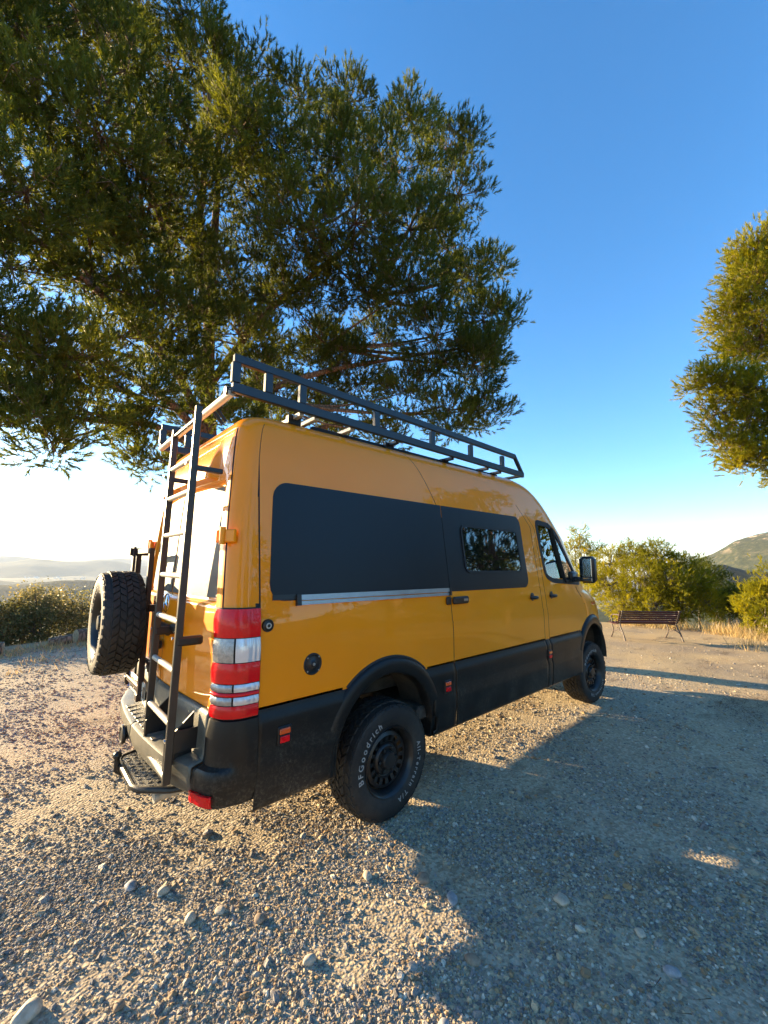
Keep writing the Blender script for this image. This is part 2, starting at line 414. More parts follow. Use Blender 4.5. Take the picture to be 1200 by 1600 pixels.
def build_ground():
    NA = 540
    rr = [0.0] + list(np.concatenate([np.linspace(0.4, 24, 110), np.geomspace(24.5, 13000, 110)]))
    az = np.linspace(-math.pi, math.pi, NA, endpoint=False)
    R_, A_ = np.meshgrid(rr[1:], az, indexing='ij')
    X = CAM.x + R_ * np.cos(A_); Y = CAM.y + R_ * np.sin(A_); Z = height(X, Y)
    vs = [(CAM.x, CAM.y, float(height(CAM.x, CAM.y)))] + list(zip(X.ravel(), Y.ravel(), Z.ravel()))
    fs = [(0, 1 + k, 1 + (k + 1) % NA) for k in range(NA)]
    for i in range(len(rr) - 2):
        for k in range(NA):
            k2 = (k + 1) % NA
            fs.append((1 + i * NA + k, 1 + (i + 1) * NA + k, 1 + (i + 1) * NA + k2, 1 + i * NA + k2))
    o = obj_from('ground', vs, fs, ground_mat(), smooth=True)
    return tag(o, kind='structure')
build_ground()

# far ridges and the mountain
def ridge(name, az0, az1, r0, r1, base, elev, seed, rough, mat, n=260, m=26):
    """a range of hills: az sweep, cross profile from r0 (foot) to r1 (behind), crest in the middle"""
    az = np.linspace(az0, az1, n); vs = []
    for i, a in enumerate(az):
        e = elev(a)
        for j in range(m):
            t = j / (m - 1); r = r0 + (r1 - r0) * t
            x = CAM.x + r * math.cos(rad(a)); y = CAM.y + r * math.sin(rad(a))
            k = math.sin(min(1, t / 0.62) * math.pi / 2) ** 1.2 if t < 0.62 else math.cos((t - 0.62) / 0.38 * math.pi / 2)
            crest = CAM.z + math.tan(rad(e)) * (r0 + (r1 - r0) * 0.62)
            vs.append([x, y, base + (crest - base) * k, k])
    A = np.array(vs)
    nz = fbm(A[:, 0], A[:, 1], (r1 - r0) * 0.55, seed, 6)
    A[:, 2] += nz * rough * (0.25 + A[:, 3] * (1 - 0.55 * (A[:, 3] > 0.97)))
    fs = [(i * m + j, (i + 1) * m + j, (i + 1) * m + j + 1, i * m + j + 1) for i in range(n - 1) for j in range(m - 1)]
    o = obj_from(name, A[:, :3].tolist(), fs, mat, smooth=True)
    return tag(o, kind='structure')

def hill_mat(name, cliffs=False):
    m, n, out = new_mat(name)
    b = nd(n, 'ShaderNodeBsdfPrincipled', Roughness=0.95); b.inputs['Specular IOR Level'].default_value = 0.1
    g = nd(n, 'ShaderNodeNewGeometry')
    sc = 0.07 if cliffs else 0.006
    n1 = nd(n, 'ShaderNodeTexNoise', Scale=sc, Detail=12.0, Roughness=0.75); n.links.new(g.outputs['Position'], n1.inputs['Vector'])
    r = ramp(n, [(0.40, (0.018, 0.026, 0.012)), (0.52, (0.042, 0.048, 0.020)), (0.60, (0.085, 0.075, 0.036)), (0.70, (0.20, 0.15, 0.09))])
    n.links.new(n1.outputs['Fac'], r.inputs[0])
    cs = r.outputs[0]
    if cliffs:
        mp = nd(n, 'ShaderNodeMapping'); mp.inputs['Scale'].default_value = (0.012, 0.012, 0.05)
        n.links.new(g.outputs['Position'], mp.inputs[0])
        n2 = nd(n, 'ShaderNodeTexNoise', Scale=1.0, Detail=9.0, Roughness=0.7); n.links.new(mp.outputs[0], n2.inputs['Vector'])
        cr = ramp(n, [(0.535, (0, 0, 0)), (0.57, (1, 1, 1))]); n.links.new(n2.outputs['Fac'], cr.inputs[0])
        sp = nd(n, 'ShaderNodeSeparateXYZ'); n.links.new(g.outputs['Position'], sp.inputs[0])
        hr = nd(n, 'ShaderNodeMapRange'); hr.inputs[1].default_value = 40; hr.inputs[2].default_value = 90; n.links.new(sp.outputs['Z'], hr.inputs[0])
        ml = nd(n, 'ShaderNodeMath', operation='MULTIPLY'); n.links.new(cr.outputs[0], ml.inputs[0]); n.links.new(hr.outputs[0], ml.inputs[1])
        mx = nd(n, 'ShaderNodeMixRGB'); mx.inputs[2].default_value = (0.48, 0.36, 0.25, 1)
        n.links.new(ml.outputs[0], mx.inputs[0]); n.links.new(cs, mx.inputs[1]); cs = mx.outputs[0]
    n.links.new(cs, b.inputs['Base Color'])
    bu = nd(n, 'ShaderNodeBump', Strength=1.0, Distance=2.5 if cliffs else 20.0); n.links.new(n1.outputs['Fac'], bu.inputs['Height'])
    n.links.new(bu.outputs[0], b.inputs['Normal']); n.links.new(b.outputs[0], out.inputs[0])
    return m
HM = hill_mat('wooded_hills'); MM = hill_mat('cliff_mountain', True)
ridge('hills', 55, 150, 7200, 9800, -190, lambda a: 0.15 + 0.25 * math.sin(a * 0.31) + 0.12 * math.sin(a * 0.93 + 1), 31, 26, HM)
ridge('hills', 50, 150, 10300, 12600, -190, lambda a: 0.75 + 0.28 * math.sin(a * 0.19 + 1.0) + 0.15 * math.sin(a * 0.71), 32, 30, HM)
ridge('hills', 60, 150, 3900, 5600, -190, lambda a: -1.75 + 0.35 * math.sin(a * 0.27 + 0.6) + 0.15 * math.sin(a * 0.83), 33, 14, HM)
ridge('hills', 72, 150, 1500, 2700, -190, lambda a: -2.9 + 0.9 * math.sin((a - 74) * 0.12), 35, 10, HM)
ridge('mountain', -75, 15.5, 850, 2300, -160, lambda a: np.interp(a, [-75, -40, -10, 0, 3.7, 6.2, 8.2, 10, 13, 15.5], [2, 6, 6.2, 4.7, 3.9, 3.3, 2.1, 1.1, 0.2, -1.5]), 41, 16, MM, 620, 60)
WM = simple('shade_toned_pine_wood', (0.018, 0.024, 0.014), 0.95, var=0.5, scale=0.25, spec=0.1)  # wooded near ridge, with the shadow lying over it put into the dark colour
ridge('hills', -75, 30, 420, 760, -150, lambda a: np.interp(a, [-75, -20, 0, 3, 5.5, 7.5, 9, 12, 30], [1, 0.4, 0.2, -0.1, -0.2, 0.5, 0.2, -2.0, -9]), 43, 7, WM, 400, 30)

# far town on the plain: small blocks with gabled roofs, past counting at this distance
def build_town():
    mb = MB()
    for k in range(420):
        cl = random.random()
        if cl < 0.75: a = random.gauss(84.3, 2.2); r = random.gauss(3300, 170)
        else: a = random.uniform(76, 97); r = random.choice([random.uniform(3000, 3700), random.uniform(5800, 6800)])
        x = CAM.x + r * math.cos(rad(a)); y = CAM.y + r * math.sin(rad(a)); z = float(height(np.array([x]), np.array([y]))[0])
        L, W_, H = random.uniform(10, 30), random.uniform(9, 16), random.uniform(6, 17)
        R_ = Matrix.Rotation(random.uniform(0, 3.14), 3, 'Z')
        mb.mi = 0 if random.random() < 0.8 else 2
        mb.box((x, y, z + H / 2), (L, W_, H + 8), R_)
        mb.mi = 1; zz = z + H / 2 + (H + 8) / 2
        vs = [(-L / 2 - .5, -W_ / 2 - .5, 0.02), (L / 2 + .5, -W_ / 2 - .5, 0.02), (L / 2 + .5, W_ / 2 + .5, 0.02), (-L / 2 - .5, W_ / 2 + .5, 0.02), (-L / 2, 0, 3), (L / 2, 0, 3)]
        mb.add([R_ @ Vector(v) + Vector((x, y, zz)) for v in vs], [(0, 1, 5, 4), (2, 3, 4, 5), (1, 2, 5), (3, 0, 4)])
    o = mb.build('town', [simple('white_render', (0.80, 0.77, 0.70), 0.8), simple('clay_roof', (0.40, 0.20, 0.12), 0.8), simple('buff_render', (0.55, 0.45, 0.33), 0.8)])
    tag(o, 'white houses of a distant town scattered across the hazy plain', 'town', kind='stuff')
build_town()

# haze: the air between here and the far ridges
def build_haze():
    x0, x1, z0, z1 = -13500, 13500, -340, 330
    mb = MB(); mb.box((0, 0, (z0 + z1) / 2), (x1 - x0, x1 - x0, z1 - z0))
    m, n, out = new_mat('haze_air')
    v = nd(n, 'ShaderNodeVolumePrincipled'); v.inputs['Color'].default_value = (0.80, 0.90, 1.0, 1); v.inputs['Density'].default_value = 0.00007
    v.inputs['Anisotropy'].default_value = 0.0
    n.links.new(v.outputs[0], out.inputs['Volume'])
    o = mb.build('haze', m); tag(o, kind='stuff')
build_haze()

# ------------------------------------------------------------------ the van
def pchip(xs, ys):
    xs = np.array(xs, float); ys = np.array(ys, float); h = np.diff(xs); d = np.diff(ys) / h
    m_ = np.zeros(len(xs)); m_[0] = d[0]; m_[-1] = d[-1]
    for i in range(1, len(xs) - 1):
        if d[i - 1] * d[i] > 0:
            w1 = 2 * h[i] + h[i - 1]; w2 = h[i] + 2 * h[i - 1]
            m_[i] = (w1 + w2) / (w1 / d[i - 1] + w2 / d[i])
    xl = xs.tolist(); yl = ys.tolist(); ml = m_.tolist()
    import bisect
    def f(x):
        x = min(max(x, xl[0]), xl[-1]); i = min(max(bisect.bisect_right(xl, x) - 1, 0), len(xl) - 2)
        hh = xl[i + 1] - xl[i]; t = (x - xl[i]) / hh
        return (yl[i] * (1 + 2 * t) * (1 - t) ** 2 + ml[i] * hh * t * (1 - t) ** 2 + yl[i + 1] * t * t * (3 - 2 * t) + ml[i + 1] * hh * t * t * (t - 1))
    return f
fW = pchip([.40, .60, .95, 1.15, 1.3, 1.53, 1.8, 2.0, 2.3, 2.5, 2.6, 2.66, 2.70, 2.73, 2.755, 2.775, 2.79, 2.80],
           [.965, .985, .9965, .9965, .990, .965, .930, .902, .865, .836, .812, .785, .745, .68, .58, .42, .22, .0])
fR = pchip([.40, .6, 1.2, 2.0, 2.2, 2.45, 2.58, 2.66, 2.70, 2.73, 2.755, 2.775, 2.79, 2.80],
           [-1.20, -1.21, -1.22, -1.19, -1.175, -1.155, -1.135, -1.10, -1.06, -.98, -.86, -.66, -.42, -.2])
fF = pchip([.40, .6, .9, 1.1, 1.22, 1.32, 1.40, 1.46, 1.55, 1.8, 2.2, 2.45, 2.58, 2.66, 2.72, 2.76, 2.785, 2.80],
           [4.58, 4.67, 4.68, 4.64, 4.58, 4.46, 4.27, 4.06, 3.96, 3.70, 3.26, 2.96, 2.76, 2.58, 2.34, 1.95, 1.4, .8])
NE = 3.4
def sst(t): t = min(1, max(0, t)); return t * t * (3 - 2 * t)
def Sbase(c, z):
    W_ = fW(z); r = min(.13, W_ * .9); xr = fR(z); xf = fF(z)
    Xa = xr + r; Xm = min(2.3, xf - 1.0); Xb = min(2.9, xf - .5)
    X3 = max(-1.03, Xa + .001)
    if c <= 1:
        yy = (W_ - r) * c; k = (1 - c * c) ** 2 if W_ > .3 else 0
        x = xr - .05 * k * sst((2.7 - z) / .3)
        x += .030 * sst((z - 1.50) / .03) * sst((2.27 - z) / .03) * sst((.955 - c) / .03)
        x -= .050 * sst((z - 2.275) / .02) * sst((2.60 - z) / .28) * sst((.84 - c) / .10)
        y = -yy
    elif c <= 2:
        a = (c - 1) * math.pi / 2; x = xr + r - r * math.cos(a); y = -(W_ - r) - r * math.sin(a)
    elif c <= 3: x = Xa + (X3 - Xa) * (c - 2); y = -W_
    elif c <= 4: x = X3 + (Xm - X3) * (c - 3); y = -W_
    elif c <= 5: x = Xm + (Xb - Xm) * (c - 4); y = -W_
    else:
        th = (c - 5) * math.pi / 2
        x = Xb + (xf - Xb) * max(0, math.sin(th)) ** (2 / NE); y = -W_ * max(0, math.cos(th)) ** (2 / NE)
    zz = z + .020 * (min(x, 2.4) + 1.0) * sst((z - 1.7) / .9)
    return Vector((x, y, zz))
def Snorm(c, z):
    e = 2e-3
    c0, c1 = max(0, c - e), min(6, c + e); z0, z1 = max(.41, z - e), min(2.799, z + e)
    dc = Vector((0, -1, 0)) if c < 1e-6 else Sbase(c1, z) - Sbase(c0, z)
    if c > 5.9999: dc = Vector((0, 1, 0))
    dz = Sbase(c, z1) - Sbase(c, z0)
    nn = dc.cross(dz)
    if nn.length < 1e-9: return Vector((0, 0, 1))
    return nn.normalized()
def S(c, z, off=0.0):
    p = Sbase(c, z)
    if off: p = p + Snorm(c, z) * off
    return p
def cx(x, z):           # perimeter parameter of the point with this x on the side, at height z
    W_ = fW(z); r = min(.13, W_ * .9); xr = fR(z); xf = fF(z); Xa = xr + r; Xm = min(2.3, xf - 1.0); Xb = min(2.9, xf - .5); X3 = max(-1.03, Xa + .001)
    if x <= Xa:
        return 1 + math.acos(min(1, max(-1, (xr + r - x) / r))) / (math.pi / 2)
    if x <= X3: return 2 + (x - Xa) / (X3 - Xa)
    if x <= Xm: return 3 + (x - X3) / (Xm - X3)
    if x <= Xb: return 4 + (x - Xm) / (Xb - Xm)
    t = min(1, (x - Xb) / (xf - Xb)); return 5 + math.asin(t ** (NE / 2)) / (math.pi / 2)

van = empty('camper_van', (0, 0, 0), 'tall orange camper van with black lower cladding, roof rack and rear ladder, parked on gravel', 'van')

def shell(name, rows, mats, parent, side=-1, off=0.0, thick=0.01, offz=None, smooth=True, sharp=40):
    """rows: list of (z, [c...]) with equal column counts; closed slab lying on the body surface, raised by off"""
    nr = len(rows); nc = len(rows[0][1]); vs = []
    for o_ in (0, -thick):
        for (z, cs) in rows:
            for c in cs:
                q = S(c, z, (off if offz is None else offz(c, z)) + o_)
                vs.append((q.x, q.y * (1 if side < 0 else -1), q.z))
    N = nr * nc; fs = []
    for i in range(nr - 1):
        for j in range(nc - 1):
            a, b, c_, d = i * nc + j, i * nc + j + 1, (i + 1) * nc + j + 1, (i + 1) * nc + j
            fs.append((a, b, c_, d)); fs.append((N + a, N + d, N + c_, N + b))
    for i in range(nr - 1):
        for j in (0, nc - 1):
            a, b = i * nc + j, (i + 1) * nc + j
            fs.append((a, b, N + b, N + a) if j == 0 else (b, a, N + a, N + b))
    for j in range(nc - 1):
        for i in (0, nr - 1):
            a, b = i * nc + j, i * nc + j + 1
            fs.append((b, a, N + a, N + b) if i == 0 else (a, b, N + b, N + a))
    if side > 0: fs = [f[::-1] for f in fs]
    return obj_from(name, vs, fs, mats, parent, smooth, None, sharp)

def rrect_rows(x0f, x1f, z0, z1, r, nz=16, nc=24, zf=None):
    """rows of a rounded rectangle on the side; x0f/x1f functions of z"""
    rows = []
    ts = [0, .03, .1, .22, .4, .65, 1.0]
    zs = [z0 + r * t for t in ts] + list(np.linspace(z0 + r, z1 - r, nz)[1:-1]) + [z1 - r * t for t in ts[::-1]]
    for z in zs:
        k = 0.0
        if z < z0 + r: k = r - math.sqrt(max(0, r * r - (z0 + r - z) ** 2))
        elif z > z1 - r: k = r - math.sqrt(max(0, r * r - (z - z1 + r) ** 2))
        a, b = x0f(z) + k, x1f(z) - k
        rows.append((z, [cx(a + (b - a) * j / (nc - 1), z) for j in range(nc)]))
    return rows

def loop_ring(name, outer, inner, mat, parent, side=-1, off=0.003, thick=0.006):
    """closed band between two (x,z) loops of equal length, lying on the side surface"""
    n = len(outer); vs = []
    for o_ in (off, off - thick):
        for L in (outer, inner):
            for (x, z) in L:
                q = S(cx(x, z), z, o_); vs.append((q.x, q.y * (1 if side < 0 else -1), q.z))
    fs = []
    for k in range(n):
        k2 = (k + 1) % n
        fs.append((k, k2, n + k2, n + k)); fs.append((2 * n + k, 3 * n + k, 3 * n + k2, 2 * n + k2))
        fs.append((k, 2 * n + k, 2 * n + k2, k2)); fs.append((n + k, n + k2, 3 * n + k2, 3 * n + k))
    if side > 0: fs = [f[::-1] for f in fs]
    me = obj_from(name, vs, fs, mat, parent, False)
    return me

def resample(poly, n):
    P = np.array(poly + [poly[0]]); d = np.r_[0, np.cumsum(np.hypot(*np.diff(P, axis=0).T))]
    t = np.linspace(0, d[-1], n, endpoint=False)
    return list(zip(np.interp(t, d, P[:, 0]), np.interp(t, d, P[:, 1])))
def round_poly(pts, rs, k=6):
    out = []; n = len(pts)
    for i in range(n):
        p0, p1, p2 = Vector(pts[i - 1]), Vector(pts[i]), Vector(pts[(i + 1) % n]); r = rs[i] if isinstance(rs, (list, tuple)) else rs
        a = p1 + (p0 - p1).normalized() * r; b = p1 + (p2 - p1).normalized() * r
        for j in range(k + 1):
            t = j / k; q = a * (1 - t) ** 2 + p1 * 2 * t * (1 - t) + b * t * t; out.append((q.x, q.y))
    return out
def inset(poly, d):
    n = len(poly); out = []
    area = sum(poly[i][0] * poly[(i + 1) % n][1] - poly[(i + 1) % n][0] * poly[i][1] for i in range(n))
    sg = 1 if area > 0 else -1
    for i in range(n):
        t = Vector(poly[(i + 1) % n]) - Vector(poly[i - 1]); t.normalize()
        nn = Vector((-t.y, t.x)) * sg; out.append((poly[i][0] + nn.x * d, poly[i][1] + nn.y * d))
    return out
def inside(x, z, poly):
    c = False; n = len(poly); j = n - 1
    for i in range(n):
        xi, zi = poly[i]; xj, zj = poly[j]
        if (zi > z) != (zj > z) and x < (xj - xi) * (z - zi) / (zj - zi) + xi: c = not c
        j = i
    return c

# openings
CABWIN = resample(round_poly([(2.42, 2.25), (2.46, 1.63), (2.64, 1.575), (3.42, 1.53), (3.40, 1.60), (2.92, 2.15), (2.74, 2.235)], [.06, .09, .05, .02, .02, .09, .06]), 90)
CABIN = inset(CABWIN, .035)
RA = (-.055, .555); FA = (3.655, .585)      # centres of the wheel arches
WR, WF = 0.0, 3.665

def build_body():
    # columns: rear face, corner, side (with seam columns), front
    cs = list(np.linspace(0, .72, 10)) + [.74, .76, .78, .80, .82, .84, .86, .88, .90, .915, .93, .945, .96, .98] + list(np.linspace(1, 2, 9)) + [2.5]
    DG = .012                                # rear-door gap sits on the corner
    g_rear = 1.22
    cs = [c for c in cs if abs(c - g_rear) > .03] + [g_rear - .035, g_rear, g_rear + .035, .004, 0.010]
    side_x = list(np.arange(-1.03, 2.9, .035))
    seams = [(-1.03, .5, 2.62), (.68, .5, 2.69), (2.285, .5, 2.36), (2.385, .5, 2.315)]
    for s_, _, _ in seams:
        side_x = [x for x in side_x if abs(x - s_) > .012] + [s_ - .004, s_, s_ + .004]
    side_x = sorted(x for x in side_x if x > -1.03)
    z_ref = 1.0
    cside = [3.0] + [cx(x, z_ref) for x in side_x]
    cfront = list(np.linspace(5.0, 6.0, 75))
    cf_seam = cx(3.45, 1.2)
    cfront = [c for c in cfront if abs(c - cf_seam) > .008] + [cf_seam - .0035, cf_seam, cf_seam + .0035]
    cs = sorted(set(round(c, 6) for c in cs + cside + cfront))
    zs = list(np.arange(.56, 2.60, .03)) + [2.60, 2.62, 2.64, 2.66, 2.68, 2.70, 2.715, 2.73, 2.743, 2.755, 2.766, 2.775, 2.783, 2.79, 2.795, 2.798, 2.7995, 2.80]
    zs = sorted(set(zs + [1.505, 1.515, 1.525, 2.245, 2.255, 2.265, 2.28, 2.288, 2.296]))
    hz = [2.315, 2.605, .955]
    for h in hz: zs = [z for z in zs if abs(z - h) > .008] + [h - .004, h, h + .004]
    for h in (1.285, 1.295, 2.478, 2.486, 2.494): zs = [z for z in zs if abs(z - h) > .004] + [h]
    zs = sorted(set(round(z, 5) for z in zs))
    C_, Z_ = len(cs), len(zs)
    seam_c = [(3.0, .955, 2.62)] + [(cx(s_, z_ref), a, b) for s_, a, b in seams[1:]] + [(cf_seam, .955, 1.50), (g_rear, .955, 2.605), (0.0, .955, 2.605)]
    seam_z = [(2.315, cx(2.385, 1), cx(2.80, 1)), (2.605, 0, g_rear), (.955, 0, g_rear)]
    sc_ids = {}
    for (c0, a, b) in seam_c:
        j = int(np.argmin([abs(c - c0) for c in cs])); sc_ids[j] = (a, b)
    sz_ids = {}
    for (z0, a, b) in seam_z:
        i = int(np.argmin([abs(z - z0) for z in zs])); sz_ids[i] = (a, b)
    V = np.zeros((Z_, C_, 3)); NN = np.zeros((Z_, C_, 3)); gro = np.zeros((Z_, C_), bool)
    for i, z in enumerate(zs):
        for j, c in enumerate(cs):
            p = Sbase(c, z); nn = Snorm(c, z); d = 0.0
            if j in sc_ids and sc_ids[j][0] - 1e-4 <= z <= sc_ids[j][1] + 1e-4: d = .012; gro[i, j] = True
            if i in sz_ids and sz_ids[i][0] - 1e-4 <= c <= sz_ids[i][1] + 1e-4: d = .012; gro[i, j] = True
            if c > 2.2 and c < 5.2:
                if abs(z - 2.486) < .001: d = max(d, .004)
                if .955 < z < 1.286: d -= .005
            if c < 1 and 2.46 < z < 2.50: d += 0.0
            q = p - nn * d; V[i, j] = q; NN[i, j] = nn
    xs_cell = 0.25 * (V[:-1, :-1, 0] + V[1:, :-1, 0] + V[:-1, 1:, 0] + V[1:, 1:, 0])
    zs_cell = np.array([(zs[i] + zs[i + 1]) / 2 for i in range(Z_ - 1)])
    regions = {}
    for i in range(Z_ - 1):
        for j in range(C_ - 1):
            c = (cs[j] + cs[j + 1]) / 2; z = zs_cell[i]; x = xs_cell[i, j]
            if 3 < c < 5.75 and z < 1.1:
                if math.hypot(x - RA[0], z - RA[1]) < .50 or math.hypot(x - FA[0], z - FA[1]) < .49: continue
            if c > 4 and 1.4 < z < 2.4 and c < 5.85 and inside(x, z, CABIN): continue
            if c > 5.62 and 1.53 < z < 2.26: continue       # windscreen opening
            key = 'body'
            if c < g_rear and .955 < z < 2.605: key = 'rear_door'
            elif seam_c[1][0] < c < seam_c[2][0] and z < 2.66: key = 'sliding_door'
            elif seam_c[3][0] < c and ((c < cf_seam and z < 1.53) or (c < 5.62 and 1.53 <= z < 2.315)): key = 'cab_door'
            elif c > 5.45 and 1.1 < z < 1.46: key = 'bonnet'
            dark = any(gro[a, b] for a, b in ((i, j), (i + 1, j), (i, j + 1), (i + 1, j + 1))) and (
                (j in sc_ids or (j + 1) in sc_ids or i in sz_ids or (i + 1) in sz_ids))
            if dark:
                # only the two narrow cells that flank the groove
                w_c = np.linalg.norm(V[i, j + 1] - V[i, j]); w_z = np.linalg.norm(V[i + 1, j] - V[i, j])
                dark = (w_c < .016 or w_z < .012)
            regions.setdefault(key, []).append((i, j, 1 if dark else 0))
    outs = {}
    for key, cells in regions.items():
        for side in (-1, 1):
            if side > 0 and key == 'sliding_door': key2 = 'body'
            else: key2 = key
            used = {}; vs = []; ns = []; fs = []; fm = []
            for (i, j, dk) in cells:
                q = []
                for (a, b) in ((i, j), (i, j + 1), (i + 1, j + 1), (i + 1, j)):
                    if (a, b) not in used:
                        used[(a, b)] = len(vs); v = V[a, b]; n_ = NN[a, b]
                        vs.append((v[0], v[1] * (1 if side < 0 else -1), v[2])); ns.append((n_[0], n_[1] * (1 if side < 0 else -1), n_[2]))
                    q.append(used[(a, b)])
                fs.append(tuple(q) if side < 0 else tuple(q[::-1])); fm.append(dk)
            outs.setdefault((key2, side if key2 in ('rear_door', 'cab_door', 'sliding_door') else 0), []).append((vs, ns, fs, fm))
    objs = {}
    for (key, side), parts in outs.items():
        vs = []; ns = []; fs = []; fm = []
        for (v, n_, f, m_) in parts:
            b = len(vs); vs += v; ns += n_; fs += [tuple(k + b for k in q) for q in f]; fm += m_
        o = obj_from(key, vs, fs, [M['paint'], M['seal']], van, True, fm, None)
        o.data.normals_split_custom_set_from_vertices(ns)
        objs[(key, side)] = o
    return objs
B = build_body()
body = B[('body', 0)]; sdoor = B[('sliding_door', -1)]; cdoorR = B[('cab_door', -1)]; cdoorL = B[('cab_door', 1)]
rdoorR = B[('rear_door', -1)]; rdoorL = B[('rear_door', 1)]

# dark side panels, window, rail
def ztop(z): return z
for side in (-1, 1):
    par = body
    shell('side_panel', rrect_rows(lambda z: -.975 + .055 * (z - 1.53), lambda z: .676, 1.53, 2.26, .10, 12, 40), M['panel'], van, side, .003, .006)
rows2 = rrect_rows(lambda z: .684, lambda z: 2.05, 1.53, 2.26, .10, 12, 40)
rows = []
for (z, csx) in rows2:      # square left end against the seam
    rows.append((z, [cx(.684, z) + (csx[-1] - cx(.684, z)) * j / 39 for j in range(40)]))
shell('side_panel', rows, M['panel'], sdoor, -1, .003, .006)
rows1 = []
for (z, csx) in rrect_rows(lambda z: -.975 + .055 * (z - 1.53), lambda z: .676, 1.53, 2.26, .10, 12, 40):
    rows1.append((z, [csx[0] + (cx(.676, z) - csx[0]) * j / 39 for j in range(40)]))
# replace the rounded right end of the rear panel with a square one at the seam
for o in [o for o in van.children if o.name.startswith('side_panel')]:
    bpy.data.objects.remove(o)
for side in (-1, 1): shell('side_panel', rows1, M['panel'], van, side, .003, .006)
WOUT = resample(round_poly([(.93, 2.115), (.93, 1.685), (1.945, 1.685), (1.945, 2.115)], .075), 72)
loop_ring('window_frame', WOUT, inset(WOUT, .020), M['seal'], sdoor, -1, .012, .012)
WIN2 = inset(WOUT, .019)
def pane(name, poly, mat, parent, side=-1, off=0.002, n=14):
    """slab filling an (x,z) loop on the side surface"""
    zs_ = [q[1] for q in poly]; z0, z1 = min(zs_), max(zs_); rows = []
    for k in range(n + 1):
        t = k / n; t = .5 - .5 * math.cos(math.pi * t); z = z0 + 1e-4 + (z1 - z0 - 2e-4) * t; xs = []
        for i in range(len(poly)):
            (xa, za), (xb, zb) = poly[i], poly[(i + 1) % len(poly)]
            if (za > z) != (zb > z): xs.append(xa + (xb - xa) * (z - za) / (zb - za))
        a, b = min(xs), max(xs); rows.append((z, [cx(a + (b - a) * j / 23, z) for j in range(24)]))
    return shell(name, rows, mat, parent, side, off, .004)
pane('window', WIN2, M['darkglass'], sdoor, -1, .007)
wv = [o for o in sdoor.children if o.name.startswith('window')]
for side, cd in ((-1, cdoorR), (1, cdoorL)):
    loop_ring('window_frame', inset(CABWIN, -.012), inset(CABWIN, .040), M['seal'], cd, side, .004, .012)
    pane('window', inset(CABWIN, .038), M['glass'], cd, side, -.006)
    # divider between door glass and quarter light
    mb = MB(); a = S(cx(2.80, 2.19), 2.19, .003); b = S(cx(2.95, 1.56), 1.56, .003)
    sy = 1 if side < 0 else -1
    mb.beam((a.x, a.y * sy, a.z), (b.x, b.y * sy, b.z), .012, .045, .003, Vector((0, 1, 0)))
    mb.build('window_divider', M['seal'], cd)
# aluminium slide rail under the rear dark panel
def side_strip(name, x0, x1, z0, z1, off, thick, mat, parent, side=-1, n=30, nz=4):
    rows = [(z0 + (z1 - z0) * k / nz, [cx(x0 + (x1 - x0) * j / n, z0 + (z1 - z0) * k / nz) for j in range(n + 1)]) for k in range(nz + 1)]
    return shell(name, rows, mat, parent, side, off, thick)
side_strip('slide_rail', -.775, .655, 1.500, 1.522, .016, .013, M['alu'], van)
side_strip('slide_rail', -.775, .655, 1.528, 1.560, .022, .019, M['alu'], van)
side_strip('rail_end_cap', -.805, -.775, 1.497, 1.563, .026, .023, M['black'], van, n=3)
side_strip('rail_end_cap', .655, .674, 1.497, 1.563, .028, .025, M['black'], van, n=3)
side_strip('rail_cover', -.955, -.805, 1.536, 1.566, .010, .007, M['black'], van, n=6)

# black line over the cladding, cladding, flares
def arch_cut(c, z, grow=0.0):
    p = Sbase(c, z); return math.hypot(p.x - RA[0], z - RA[1]) < .47 + grow or math.hypot(p.x - FA[0], z - FA[1]) < .46 + grow
def build_cladding(side, x0, x1, name='cladding'):
    xs = np.arange(x0, x1 + 1e-6, (x1 - x0) / round((x1 - x0) / .03)); zs = [.46, .475, .50, .55, .60, .65, .70, .75, .80, .85, .885, .90, .92, .935, .95, .957]
    vs = []; ids = {}; fs = []
    def off(z): return .004 + .022 * sst((.957 - z) / .07) + .012 * sst((.72 - z) / .02) - .02 * sst((.475 - z) / .03)
    for i, z in enumerate(zs):
        for j, x in enumerate(xs):
            c = cx(x, z); q = S(c, z, off(z)); ids[(i, j)] = len(vs); vs.append((q.x, q.y * (1 if side < 0 else -1), q.z))
    for i in range(len(zs) - 1):
        for j in range(len(xs) - 1):
            xm = (xs[j] + xs[j + 1]) / 2; zm = (zs[i] + zs[i + 1]) / 2
            if math.hypot(xm - RA[0], zm - RA[1]) < .475 or math.hypot(xm - FA[0], zm - FA[1]) < .465: continue
            q = (ids[(i, j)], ids[(i, j + 1)], ids[(i + 1, j + 1)], ids[(i + 1, j)])
            fs.append(q if side < 0 else q[::-1])
    us = sorted({k for f in fs for k in f}); mp_ = {k: i for i, k in enumerate(us)}
    o = obj_from(name, [vs[k] for k in us], [tuple(mp_[k] for k in f) for f in fs], M['plastic'], van, True, None, 40)
    md = o.modifiers.new('thickness', 'SOLIDIFY'); md.thickness = .006; md.offset = -1
    return o
